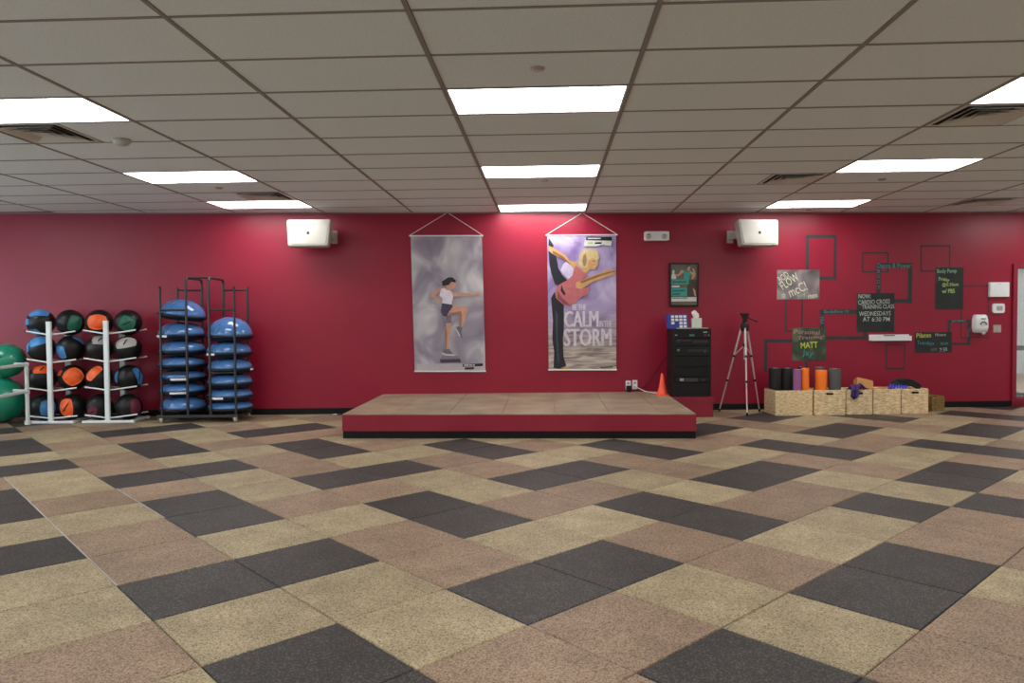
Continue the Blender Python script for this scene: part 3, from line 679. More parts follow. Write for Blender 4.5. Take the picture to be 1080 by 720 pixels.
def unit(name, y0, y1, dep=.012):
    a, b = zr(85, y1), zr(342, y0); return obj(name, MB().box((rx0+.032, ry+.004-dep*.2, a.z), (rx1-.032, -.40, b.z)), 'blackplastic', t)
def mark(par, x0, y0, x1, y1, m, d=.006):
    a, b = zr(x0, y1), zr(x1, y0); obj('detail', MB().box((a.x, ry-d, a.z), (b.x, ry+.02, b.z)), m, par)
u = unit('mixer_unit', 168, 224.5); mark(u, 195, 198, 232, 212, 'chalkteal'); mark(u, 300, 176, 330, 186, 'offgrey'); mark(u, 308, 196, 325, 212, 'p_maroon'); mark(u, 86, 200, 102, 208, 'offgrey'); mark(u, 338, 200, 346, 208, 'offgrey')
u = unit('player_unit', 226, 284.5); mark(u, 100, 236, 130, 258, 'steel'); mark(u, 140, 240, 205, 252, 'steel'); mark(u, 222, 244, 340, 262, 'steel')
u = unit('receiver_unit', 286, 363.5); mark(u, 104, 310, 118, 324, 'offgrey'); mark(u, 180, 312, 335, 330, 'steel'); mark(u, 308, 326, 318, 332, 'offgrey')
u = unit('drawer', 365, 443.5, .03); mark(u, 208, 396, 226, 404, 'steel')
unit('blank_panel', 445, 518.5)
u = unit('power_unit', 520, 564.5, .03); mark(u, 122, 532, 152, 552, 'offgrey'); mark(u, 160, 530, 258, 556, 'ventdark'); mark(u, 285, 534, 312, 552, 'steel')
unit('drawer', 566, 655)
obj('top_mat', MB().box((rx0+.1, ry+.03, rz1), (rx1-.03, -.40, rz1+.012)), 'cream', t)
# blue board with white cards
a, b = W(704, 345.8, -.5), W(726.5, 329.8, -.5)
zt = rz1+.0005
t = thing('card_holder', 'royal blue box with rows of white pockets on top of the equipment rack', 'box', ((a.x+b.x)/2, -.46, zt))
hb = b.z-a.z
rot = Matrix.Translation((a.x, -.5, zt)) @ Matrix.Rotation(math.radians(-10), 4, 'X')
wdt = b.x-a.x
bb = obj('box', MB().rbox((0, 0, .0), (wdt, .05, hb), .012).xf(rot), 'royal', t)
for r in range(4):
    for q in range(4):
        if r == 3 and q in (0, 1): continue
        x0 = .055+q*.056; z0 = hb-.055-r*.045
        if r == 2 and q == 1: continue
        obj('pocket', MB().box((x0+.0, -.006, z0), (x0+.042, .002, z0+.032)).xf(rot), 'paper', bb)
obj('stand', MB().box((.02, .03, 0), (wdt-.02, .12, .02)).xf(Matrix.Translation((a.x, -.5, zt))), 'royal', t)
a, b = W(730, 346, -.5), W(739, 336, -.5); zt2 = rz1+.0125
t = thing('tissue_box', 'small pale tissue box with a white tissue poking out on the equipment rack', 'tissue box', ((a.x+b.x)/2, -.5, zt2))
s_ = b.x-a.x
obj('carton', MB().rbox((a.x, -.5-s_/2, zt2), (b.x, -.5+s_/2, zt2+.13), .006, axis='z'), 'tissuebox', t)
cx = (a.x+b.x)/2; mb = MB(); V = []; nn = 12
for jz in range(6):
    for q in range(nn):
        an = 2*PI*q/nn; rr = (.028, .036, .045, .045, .032, .008)[jz]*(1+.25*math.sin(3*an+jz)); V.append((cx-.008*jz*(1 if jz < 5 else .6)+rr*math.cos(an), -.5+rr*.6*math.sin(an), zt2+.125+jz*.022))
mb.add(V, [(i*nn+q, i*nn+(q+1) % nn, (i+1)*nn+(q+1) % nn, (i+1)*nn+q) for i in range(5) for q in range(nn)]+[list(range(5*nn, 6*nn))], smooth=True); obj('tissue', mb, 'paper', t)

# cone on the stage, outlets, cords
cp = FL(698.5, 416.5, SZ); t = thing('traffic_cone', 'small orange plastic cone at the back corner of the stage', 'cone', cp)
ch = W(698, 393.5, cp.y).z-SZ
obj('base', MB().rbox((cp.x-.085, cp.y-.085, SZ), (cp.x+.085, cp.y+.085, SZ+.014), .02, axis='z'), 'cone', t)
obj('body', MB().lathe([(.074, .012), (.058, .07), (.05, .10), (.038, .17), (.026, ch-.05), (.016, ch-.008), (.012, ch)], cp, 24), 'cone', t)
def outlet(px, py, label, plug):
    c = W(px, py); t = thing('wall_outlet', label, 'outlet', (c.x, -.002, c.z), 'wall outlets by the stage')
    pl = obj('plate', MB().rbox((c.x-.036, -.008, c.z-.065), (c.x+.036, 0, c.z+.065), .006), 'white', t)
    for s in (-1, 1): 
        sk = obj('socket', MB().rbox((c.x-.018, -.011, c.z+s*.027-.016), (c.x+.018, -.007, c.z+s*.027+.016), .01), 'offgrey', t)
        for q in (-1, 1): obj('slot', MB().box((c.x+q*.007-.0015, -.012, c.z+s*.027-.006), (c.x+q*.007+.0015, -.0105, c.z+s*.027+.006)), 'black', sk)
o1 = outlet(662.5, 406, 'wall outlet with a black adapter plugged in', True); outlet(669.5, 405.5, 'wall outlet with a white cord plugged in', False)
c = W(662.5, 408.5); t = thing('power_adapter', 'black power adapter plugged into the left wall outlet', 'adapter', (c.x, -.012, c.z))
obj('body', MB().rbox((c.x-.032, -.07, c.z-.06), (c.x+.032, -.013, c.z+.03), .012), 'blackplastic', t)
p0 = Vector((c.x+.02, -.05, c.z-.055)); obj('cord', MB().tube([p0, W(668, 411.5, -.1), W(680, 408, -.06), W(690, 395, -.04), W(698, 382, -.05), W(706.5, 371, -.25)], .006, 6), 'blackplastic', t)
c = W(669.5, 407); t = thing('white_cord', 'white power cord running from the outlet to the cone', 'cord', (c.x, -.012, c.z))
obj('plug', MB().rbox((c.x-.014, -.045, c.z-.018), (c.x+.014, -.013, c.z+.014), .006), 'paper', t)
zc = SZ+.0062
obj('wire', MB().tube([(c.x, -.045, c.z), W(674, 409.5, -.09), W(680, 412.5, -.11), FL(688, 413.8, zc), FL(694, 414.3, zc), FL(703, 414.3, zc)], .006, 6), 'paper', t)

# ------------------------------------------------------------------ tripod
f1, f2, f3 = FL(758.5, 434), FL(788, 438.5), FL(801, 434)
base = (f1+f2+f3)/3; top = W(786, 343, base.y); top.x = W(785.5, 343, base.y).x; hz = top.z
t = thing('camera_tripod', 'silver camera tripod with black pan head against the red wall', 'tripod', (base.x, base.y, 0))
apex = Vector((top.x, base.y, hz))
for f in (f1, f2, f3):
    d = (f-apex); s0 = apex+d*.02+Vector((d.x, d.y, 0)).normalized()*.035
    def at(q): return s0.lerp(Vector((f.x, f.y, .012)), q)
    lg = obj('leg', MB().tube([at(0), at(.34)], .0155).tube([at(.34), at(.63)], .0125).tube([at(.63), at(.985)], .0095), 'alu', t)
    for q in (.34, .63): obj('clamp', MB().tube([at(q-.012), at(q+.012)], .021), 'blackplastic', lg)
    obj('foot', MB().tube([at(.975), f+Vector((0, 0, .002))], .014), 'black', lg)
    mid = apex+Vector((0, 0, -.27)); obj('brace', MB().tube([mid, at(.335)], .006, 6), 'alu', t)
obj('centre_column', MB().tube([apex+Vector((0, 0, .06)), apex+Vector((0, 0, -.47))], .015), 'alu', t)
obj('brace_collar', MB().tube([apex+Vector((0, 0, -.25)), apex+Vector((0, 0, -.30))], .024), 'blackplastic', t)
obj('crown', MB().lathe([(.05, -.08), (.058, -.05), (.058, .0), (.04, .03), (.025, .05)], apex, 20), 'blackplastic', t)
hd = obj('pan_head', MB().lathe([(.026, .05), (.032, .07), (.032, .1), (.024, .115)], apex, 16).rbox(apex+Vector((-.04, -.03, .105)), apex+Vector((.045, .03, .14)), .01, axis='z').rbox(apex+Vector((-.055, -.04, .14)), apex+Vector((.05, .04, .165)), .008, axis='z'), 'blackplastic', t)
obj('pan_handle', MB().tube([apex+Vector((.03, -.0, .11)), apex+Vector((.1, -.03, .075)), apex+Vector((.16, -.05, .05))], [.007, .008, .013]), 'black', hd)

# ------------------------------------------------------------------ chalk wall
def bars(name, label, rects, m='framepaint', th=.002, texts=(), cat='wall art', group='painted rectangles on the red wall'):
    mb = MB()
    for x0, y0, x1, y1 in rects:
        a, b = W(x0, y1, -th), W(x1, y0, -th); mb.box((a.x, -th, a.z), (b.x, .0, b.z))
    c = W(rects[0][0], rects[0][3]); o = thing(name, label, cat, (c.x, 0, c.z), group); obj('paint', mb, m, o)
    for s, x0, y0, x1, y1, mm, rot in texts: obj('chalk_lettering', text_mb(s, x0, y0, x1, y1, -th-.0008, rot, .008), mm, o)
    return o
def outline(x0, y0, x1, y1, w_): return [(x0, y0, x1, y0+w_), (x0, y1-w_, x1, y1), (x0, y0+w_, x0+w_, y1-w_), (x1-w_, y0+w_, x1, y1-w_)]
bars('painted_rectangle', 'tall charcoal outlined rectangle painted above the smeared chalk panel', outline(850, 247.7, 882.5, 295, 3.3), th=.0016)
bars('painted_rectangle', 'thin outlined rectangle overlapping the frame above the NOW panel', outline(909.1, 265.7, 937.1, 287.2, 1.6), th=.0012)
bars('painted_rectangle', 'thick charcoal frame with teal lettering above the NOW panel', [(924.4, 277.2, 962.2, 282.4), (924.4, 282.4, 929, 309), (957.6, 282.4, 962.2, 319.6), (943, 315.2, 957.6, 319.6)], th=.002,
     texts=[('Dance & Power', 925.5, 277.6, 961, 282.6, 'chalkteal', 0), ('B', 925.3, 284, 928.2, 288, 'chalkviolet', 0), ('O', 925.3, 289.5, 928.2, 293.5, 'chalkviolet', 0), ('D', 925.3, 295, 928.2, 299, 'chalkviolet', 0), ('Y', 925.3, 301, 928.2, 305, 'chalkviolet', 0)])
bars('painted_rectangle', 'thin outlined rectangle above the Body Pump panel', outline(970.7, 258.4, 1002.4, 286.4, 1.6), th=.0012)
bars('painted_rectangle', 'thin painted line frame behind the soap dispenser', [(1016, 300.5, 1043, 302.1), (1041.4, 302.1, 1043, 356.5), (1013, 354.9, 1041.4, 356.5), (1013, 326, 1014.6, 354.9)], th=.0012)
bars('painted_rectangle', 'charcoal frame with teal lettering right of the wide dark chalk panel', [(999.4, 337, 1023.6, 340.4), (999.4, 340.4, 1002.6, 350.5), (1020.2, 340.4, 1023.6, 364), (1003.5, 361, 1020.2, 364)], th=.0018,
     texts=[('power', 1004, 337.4, 1019, 340.2, 'chalkteal', 0), ('EXTRA', 1017, 349, 1026.5, 351.5, 'chalkviolet', 80)])
bars('painted_rectangle', 'small thin outlined rectangle under the white chalk tray', outline(934, 362.6, 954.8, 389.3, 1.6), th=.0012)
bars('painted_rectangle', 'charcoal elbow with teal lettering between the green chalk panel and NOW panel', [(864.5, 326.3, 904, 331.2), (864.5, 331.2, 869.4, 346)], th=.0018,
     texts=[('Bodyflow !!!', 869, 326.8, 895, 330.9, 'chalkteal', 0), ('YES', 862.6, 336, 871.4, 339.6, 'chalkviolet', 90)])
bars('painted_rectangle', 'charcoal bar joining the green chalk panel to the NOW panel', [(871, 354.2, 914.8, 358.4), (910.4, 350, 914.8, 354.2)], th=.0018)
bars('painted_rectangle', 'charcoal elbow dropping from the green chalk panel behind the foam rollers', [(806, 357.5, 836, 361), (806, 361, 809.4, 392)], th=.0018)
bars('painted_rectangle', 'short charcoal stub under the green chalk panel', [(849, 380, 852.6, 390)], th=.0018)
bars('painted_rectangle', 'two thin dashed lines hanging below the smeared chalk panel', [(828, 315, 829.9, 350), (845, 315, 846.9, 346), (829.9, 348.4, 836, 350)], th=.0014)
def panel(rect, m, label, texts, th=.003):
    x0, y0, x1, y1 = rect; a, b = W(x0, y1, -th), W(x1, y0, -th); o = thing('chalkboard_panel', label, 'chalkboard', ((a.x+b.x)/2, 0, a.z), 'chalkboard panels on the red wall')
    obj('board', MB().box((a.x, -th, a.z), (b.x, 0, b.z)), m, o)
    for s, p, q, r, u_, mm, rot, bo in texts: obj('chalk_lettering', text_mb(s, p, q, r, u_, -th-.001, rot, bo), mm, o)
panel((819.4, 284.4, 864.4, 315.6), 'chalkgrey', 'grey smeared chalkboard panel reading FLOW at the upper left',
      [('BOD', 820.5, 288.3, 832, 295.5, 'chalkcream', 38, .01), ('FLOW', 822, 292, 843, 301, 'chalkcream', 33, .01), ('o', 824.5, 309.5, 828.5, 314, 'chalkcream', 0, .01), ('mcC!', 831, 299.5, 851, 310, 'chalkcream', 24, .01), ('Joy', 840.5, 309, 850, 314, 'chalkmint', 20, .006), ('mon', 852, 310.5, 862, 314.5, 'chalkcream', 8, .012)])
panel((903.5, 308.9, 943.5, 350.2), 'chalkblk', 'black chalkboard panel announcing NOW CARDIO CROSS TRAINING CLASS',
      [('NOW:', 905.5, 310, 918.5, 314.6, 'chalkwhite', 0, .01), ('CARDIO CROSS', 905, 315.8, 938.5, 320.8, 'chalkwhite', 2, .005), ('TRAINING CLASS', 909, 321, 943.2, 325.6, 'chalkwhite', 1, .005), ('WEDNESDAYS', 906, 328, 939.5, 333, 'chalkwhite', 1, .005), ('AT 6:30 PM', 910, 334, 938.5, 339, 'chalkwhite', 0, .005)])
panel((986.3, 281.8, 1016.3, 326.3), 'chalkblk', 'tall black chalkboard panel headed Body Pump',
      [('Body Pump', 988.5, 283.5, 1009, 289, 'chalkmint', 1, .008), ('Friday', 990, 292.5, 1001.5, 297.5, 'chalklime', -6, .008), ('@5:30am', 993.5, 298, 1011, 302.5, 'chalklime', 1, .008), ('w/ PBS', 993.5, 304.5, 1007, 309, 'chalklime', 1, .01)])
a, b = W(989, 290, -.004), W(1011, 289.3, -.004)
panel((964.7, 350, 1004, 371.9), 'chalkblk', 'wide black chalkboard panel with yellow and teal chalk beside the tray',
      [('Pilates', 966.5, 351, 982, 356, 'chalkyellow', 2, .004), ('Hours', 986.5, 351, 997.5, 354.5, 'chalkwhite', 0, 0), ('Tuesdays', 967, 359.5, 985, 364.5, 'chalkteal', -3, .002), ('7:30', 991, 366.5, 999, 370.5, 'chalkwhite', 10, 0), ('6:00', 982, 366.8, 988, 370, 'chalkviolet', 0, 0), ('noon', 992, 361, 1000, 363.8, 'chalkteal', 0, 0)])
panel((835.5, 345.5, 871.4, 380.4), 'chalkgreen', 'green smeared chalkboard panel reading MATT above the foam rollers',
      [('Personal', 837.5, 347.5, 864.5, 352.5, 'chalkpink', -3, .008), ('Training!', 841, 353.5, 869.5, 358.5, 'chalkpink', 3, .008), ('MATT', 844.5, 360.5, 862.5, 367, 'chalkyellow', 3, .012), ('Jay', 846, 368.5, 858, 377, 'chalkteal', -5, .004)])

a, b = W(918.8, 359.3, -.06), W(961, 354, -.06)
t = thing('chalk_tray', 'white chalk tray with a dark eraser fixed to the red wall', 'tray', ((a.x+b.x)/2, -.04, a.z))
obj('shelf', MB().box((a.x, -.075, a.z), (b.x, 0, a.z+.02)).box((a.x, -.075, a.z+.02), (b.x, -.066, b.z)).box((a.x, -.01, a.z+.02), (b.x, 0, b.z+.02)), 'white', t)
e0 = W(933, 354, -.04); tg = obj('board_eraser', MB().rbox((e0.x, -.058, a.z+.0205), (e0.x+.14, -.018, b.z+.012), .006), 'steel', None, (e0.x, -.038, a.z+.0205)); tag(tg, 'dark board eraser lying on the white chalk tray', 'eraser')

# ------------------------------------------------------------------ soap dispenser, sign, thermostat, switch
a, b = W(1027.5, 351, -.06), W(1042.5, 331.5, -.06); cx = (a.x+b.x)/2; wd = (b.x-a.x)/2
t = thing('soap_dispenser', 'white wall mounted hand sanitizer dispenser with a dark arch mark', 'dispenser', (cx, -.06, a.z))
mb = MB(); prof = [(0, .62, .07), (.06, .9, .10), (.3, 1.0, .115), (.7, .97, .11), (.93, .85, .095), (1, .7, .07)]; V = []; n = 12
for h_, sw, dp in prof:
    for q in range(n+1):
        an = PI*q/n; V.append((cx-wd*sw*math.cos(an)*(1 if True else 0), -dp*(math.sin(an)**.45 if 0 < q < n else 0)-.002, a.z+(b.z-a.z)*h_))
m_ = n+1
mb.add(V, [(i*m_+q, i*m_+q+1, (i+1)*m_+q+1, (i+1)*m_+q) for i in range(len(prof)-1) for q in range(n)]+[list(range(m_))[::-1], list(range((len(prof)-1)*m_, len(prof)*m_))], smooth=True)
obj('cover', mb, 'white', t)
p = W(1037.5, 341.5, -.12); obj('arch_mark', MB().tube([p+Vector((.045*math.cos(an), 0, .04*math.sin(an)-.01)) for an in [PI*q/8 for q in range(9)]], .007, 6), 'blackplastic', t)
obj('drop_mark', MB().lathe([(.018, .0), (.018, .004)], p+Vector((0, 0, -.012)), 14, axis='y'), 'phantom' if False else 'paper', t)
p = W(1037.5, 336, -.118); obj('window_slot', MB().box((p.x-.03, p.y-.002, p.z-.006), (p.x+.03, p.y+.01, p.z+.006)), 'blackplastic', t)
p = W(1037, 351, -.06); obj('nozzle', MB().lathe([(.028, .03), (.03, .0), (.016, -.022)], p, 16), 'white', t)
a, b = W(1043.5, 313, -.03), W(1064.5, 297.5, -.03); t = thing('control_box', 'flat white box on the wall above the thermostat', 'control box', ((a.x+b.x)/2, 0, a.z))
obj('housing', MB().rbox((a.x, -.035, a.z), (b.x, 0, b.z), .008), 'white', t); obj('lid', MB().rbox((a.x+.006, -.042, a.z+.006), (b.x-.006, -.036, b.z-.006), .008), 'white', t); obj('lid_mark', MB().box(((a.x+b.x)/2-.02, -.0435, b.z-.03), ((a.x+b.x)/2+.02, -.0418, b.z-.024)), 'offgrey', t)
a, b = W(1047, 330, -.02), W(1059.5, 320, -.02); t = thing('thermostat', 'small white rounded thermostat on the wall', 'thermostat', ((a.x+b.x)/2, 0, a.z))
obj('housing', MB().rbox((a.x, -.028, a.z), (b.x, 0, b.z), .03, 5), 'white', t); obj('display', MB().rbox((a.x+.05, -.031, a.z+.035), (b.x-.035, -.028, b.z-.035), .008), 'offgrey', t)
a, b = W(1047.2, 350.5, 0), W(1055.5, 342.5, 0); t = thing('light_switch', 'beige square switch plate below the thermostat', 'switch', ((a.x+b.x)/2, 0, a.z))
obj('plate', MB().rbox((a.x, -.009, a.z), (b.x, 0, b.z), .006), 'offgrey', t)
for q in (-.025, .025): obj('rocker', MB().rbox(((a.x+b.x)/2+q-.013, -.015, (a.z+b.z)/2-.03), ((a.x+b.x)/2+q+.013, -.009, (a.z+b.z)/2+.03), .004), 'cream', t)

# ------------------------------------------------------------------ baskets and contents
def basket(x0, x1, yf, dep, h, label, m='wicker', hole=True, rot=0):
    c = Vector(((x0+x1)/2, yf+dep/2, 0)); t = thing('basket', label, 'basket', c, 'woven baskets along the red wall'); th = .018
    mt = Matrix.Translation(c) @ Matrix.Rotation(rot, 4, 'Z') @ Matrix.Translation(-c)
    y1 = yf+dep
    def p(nm, mb, mm=m): return obj(nm, mb.xf(mt), mm, t)
    p('front_side', MB().rbox((x0, yf, .0), (x1, yf+th, h), .012, axis='y')); p('back_side', MB().rbox((x0, y1-th, 0), (x1, y1, h), .012, axis='y'))
    p('left_side', MB().box((x0+.001, yf+th, .002), (x0+th, y1-th, h-.002))); p('right_side', MB().box((x1-th, yf+th, .002), (x1-.001, y1-th, h-.002)))
    p('bottom', MB().box((x0+th, yf+th, .004), (x1-th, y1-th, .018)))
    rim = MB().tube([(x0+.008, yf+.008, h), (x1-.008, yf+.008, h), (x1-.008, y1-.008, h), (x0+.008, y1-.008, h)], .011, 6, True); p('rim', rim)
    if hole: p('hand_hole', MB().rbox(((x0+x1)/2-.05, yf-.0025, h-.055), ((x0+x1)/2+.05, yf+.004, h-.028), .012), 'black')
    return t
BZ = W(870, 411.5, -.68).z
def bxx(x, yf): return W(x, 430, yf).x
xs = []
y1_ = -.70
BK = [(818, 857, -.705, .40, 'wide woven basket holding black, mauve and orange foam rollers, nearest the tripod', False), (858.6, 891.5, -.69, .36, 'woven basket holding the grey and orange foam rollers, second from the tripod', True),
      (892.6, 920, -.665, .34, 'middle woven basket with purple straps over its front', True), (921.2, 949.8, -.645, .34, 'woven basket holding orange bands, between the strap basket and the blue handles', False), (951, 979, -.63, .34, 'woven basket holding blue handled ropes, rightmost of the five tan ones', True)]
BX = []
for px0, px1, yf, dep, lb, hole in BK:
    x0, x1 = bxx(px0, yf), bxx(px1, yf); BX.append((x0, x1, yf, dep)); basket(x0, x1, yf, dep, BZ-.006, lb, hole=hole)
x0 = bxx(981, -.42); basket(x0, x0+.20, -.42, .22, .20, 'small olive woven basket right of the tan baskets', 'wicker2', False, math.radians(8))
p = W(985, 421.5, -.43); c = Vector((x0+.1, -.31, 0))
obj_ = obj('folded_cloth', MB().rbox((x0+.04, -.38, .12), (x0+.16, -.26, .19), .02, axis='z'), 'fgrey', None, (x0+.1, -.32, .12)); tag(obj_, 'dark cloth in the small olive basket', 'cloth')
def roller(px, top_px, rpx, Y, m, label, capm='foamtop'):
    c = W(px, 405, Y); r = rpx*(Y-CAM.y)/FPX; z0 = .019; z1_ = W(px, top_px, Y).z
    t = thing('foam_roller', label, 'foam roller', (c.x, Y, z0), 'foam rollers standing in the baskets')
    b_ = (c.x, Y, 0)
    obj('foam', MB().lathe([(r*.35, z0), (r*.96, z0), (r, z0+.008), (r, z1_-.008), (r*.96, z1_), (r*.35, z1_)], b_, 28), m, t)
    obj('core', MB().lathe([(r*.34, z0+.002), (r*.34, z1_+.001)], b_, 20), capm, t)
roller(817.2, 388, 6.3, -.405, 'fblack', 'black foam roller nearest the tripod'); roller(830.4, 388, 6.2, -.405, 'fblack', 'second black foam roller from the tripod')
roller(840.8, 389.3, 4.2, -.628, 'mauve', 'mauve foam roller between black and orange ones'); roller(849.0, 388, 4.1, -.625, 'forange', 'orange foam roller beside the mauve one')
roller(844, 386.6, 3.4, -.36, 'fblack', 'thin black foam roller behind the mauve one')
roller(866, 390.2, 6.0, -.58, 'forange', 'larger orange foam roller in the second basket'); roller(880.3, 388.7, 6.2, -.59, 'fgrey', 'grey foam roller at the right of the second basket')
roller(864.3, 387, 5.2, -.42, 'fgrey', 'dark grey foam roller behind the larger orange one')
# purple straps on basket 3
x0, x1, yf, dep = BX[2]
px = lambda x, y, Y: W(x, y, Y)
t = thing('purple_strap', 'tangled purple exercise straps hanging over the middle basket', 'strap', (W(900, 411, yf).x, yf, BZ))
F_ = yf-.022
paths = [[px(896, 409, yf+.08), px(898, 406.5, yf+.02), px(899, 408.5, F_), px(899.5, 413, F_), px(899, 418, F_-.005), px(901, 420.5, F_-.008), px(903, 418, F_-.01), px(902.5, 413, F_-.012), px(903.5, 408, F_), px(905, 405.8, yf+.05)],
         [px(901, 407, yf+.06), px(902, 406, yf+.01), px(904, 409, F_-.012), px(905, 414, F_-.015), px(903, 419, F_-.022), px(900, 417, F_-.024), px(899, 412, F_-.02), px(901, 407.5, F_-.01)],
         [px(905, 408, F_), px(907.5, 404.8, yf+.03), px(911, 408, yf+.02), px(913, 410.4, yf+.03), px(917, 408.5, yf+.1)],
         [px(894, 411, yf+.08), px(898, 408, yf+.09), px(904, 407, yf+.1), px(911, 407.5, yf+.12)]]
for q, pa in enumerate(paths): obj('webbing', MB().tube(pa, .021, 8, flat=.65), 'purple', t)
# contents
t = thing('cork_block', 'tan cork yoga block sticking up in the middle basket', 'yoga block', (W(910.5, 408, -.56).x, -.56, BZ-.05))
c = W(910.5, 404.8, -.56); mt = Matrix.Translation(c) @ Matrix.Rotation(math.radians(13), 4, 'Y') @ Matrix.Rotation(math.radians(-25), 4, 'X')
obj('block', MB().rbox((-.115, -.045, -.07), (.115, .045, .06), .012).xf(mt), 'cork', t)
x0, x1, yf, dep = BX[3]
for q, (dy, col, lb) in enumerate(((.06, 'cork', 'tan rolled band at the front of the fourth basket'), (.12, 'p_orange', 'orange rolled band in the fourth basket'), (.19, 'cork', 'tan rolled band at the back of the fourth basket'))):
    tb = obj('exercise_band', MB().tube([(x0+.03+(x1-x0-.06)*s, yf+dy+.012*math.sin(s*9+q), BZ-.012-.012*q*0+.014*math.sin(s*6+q*2)) for s in [i/10 for i in range(11)]], .018, 8), col, None, ((x0+x1)/2, yf+dy, BZ-.03)); tag(tb, lb, 'exercise band', 'bands in the fourth basket')
x0, x1, yf, dep = BX[4]
for q in range(7):
    sx = W(939.5+q*2.9, 408, yf+.08); dx = .05
    tb = obj('rope_handle', MB().tube([sx+Vector((-.035, .0, -.03+.01*math.sin(q))), sx+Vector((.0, .03, .0)), sx+Vector((.035, .06, .028))], [.011, .013, .012], 8), 'ropeblue', None, sx); tag(tb, 'blue plastic rope handle, %s from the left on the rightmost tan basket' % ('first', 'second', 'third', 'fourth', 'fifth', 'sixth', 'seventh')[q], 'rope handle', 'blue rope handles')
t = thing('jump_rope', 'black coiled jump ropes heaped on the rightmost tan basket', 'jump rope', (W(958, 408, -.45).x, -.45, BZ-.01))
cc = W(956, 407.5, -.43)
for q in range(6):
    pts = [cc+Vector(((.20-.012*q)*math.cos(an)+.02*math.sin(3*an+q), (.075)*math.sin(an), .012*q+.03-.09*max(0, math.cos(an))*.55+.012*math.sin(2*an+q))) for an in [2*PI*k_/20 for k_ in range(20)]]
    obj('coil', MB().tube(pts, .016, 7, True), 'fblack', t)

# ------------------------------------------------------------------ medicine balls and racks
def patch(c, R, d, w_, h_, rot, lift=1.012, n=7):
    d = Vector(d).normalized(); u = d.cross(Vector((0, 0, 1)))
    if u.length < .1: u = Vector((1, 0, 0))
    u.normalize(); v = d.cross(u); cr, sr = math.cos(rot), math.sin(rot); u, v = u*cr+v*sr, v*cr-u*sr
    V = []; V2 = []
    for j in range(n+1):
        for i in range(n+1):
            s, q = 2*i/n-1, 2*j/n-1; s2 = s*math.sqrt(1-q*q/4.5); q2 = q*math.sqrt(1-s*s/4.5)
            p = (d+u*math.tan(w_*s2)+v*math.tan(h_*q2)).normalized(); V.append(c+p*R*lift); V2.append(c+p*R*.985)
    N_ = (n+1)**2; F = [(j*(n+1)+i, j*(n+1)+i+1, (j+1)*(n+1)+i+1, (j+1)*(n+1)+i) for j in range(n) for i in range(n)]
    edge = [i for i in range(n+1)]+[(j+1)*(n+1)-1 for j in range(1, n+1)]+[n*(n+1)+i for i in range(n-1, -1, -1)]+[j*(n+1) for j in range(n-1, 0, -1)]
    mb = MB().add(V+V2, F+[(edge[k_], edge[(k_+1) % len(edge)], edge[(k_+1) % len(edge)]+N_, edge[k_]+N_) for k_ in range(len(edge))], smooth=True)
    return mb
BR = .171
def med_ball(px_, py_, Y, col, patches, label, mark_=False):
    c = W(px_, py_, Y); t = thing('medicine_ball', label, 'medicine ball', (c.x, c.y, c.z-BR), 'medicine balls on the white racks')
    mb = MB(); nl, nr = 32, 20; prof = []
    body = MB().sphere(c, BR, nl, nr)
    obj('body', body, 'blackleather', t)
    for dx, dz, w_, h_, rot in patches:
        vw = (CAM-c).normalized(); vr = Vector((-vw.y, vw.x, 0)).normalized(); vu = vw.cross(vr); d = vr*dx+vu*dz+vw*math.sqrt(max(.02, 1-dx*dx-dz*dz)); w_ *= 1.2; h_ *= 1.2; pn = obj('colour_panel', patch(c, BR, d, w_, h_, math.radians(rot)), 'p_'+col, t)
        if mark_: obj('stitched_mark', patch(c, BR, d, .05, h_*.55, math.radians(rot-35), 1.02, 3), 'blackleather', pn); mark_ = False
BY = -.47
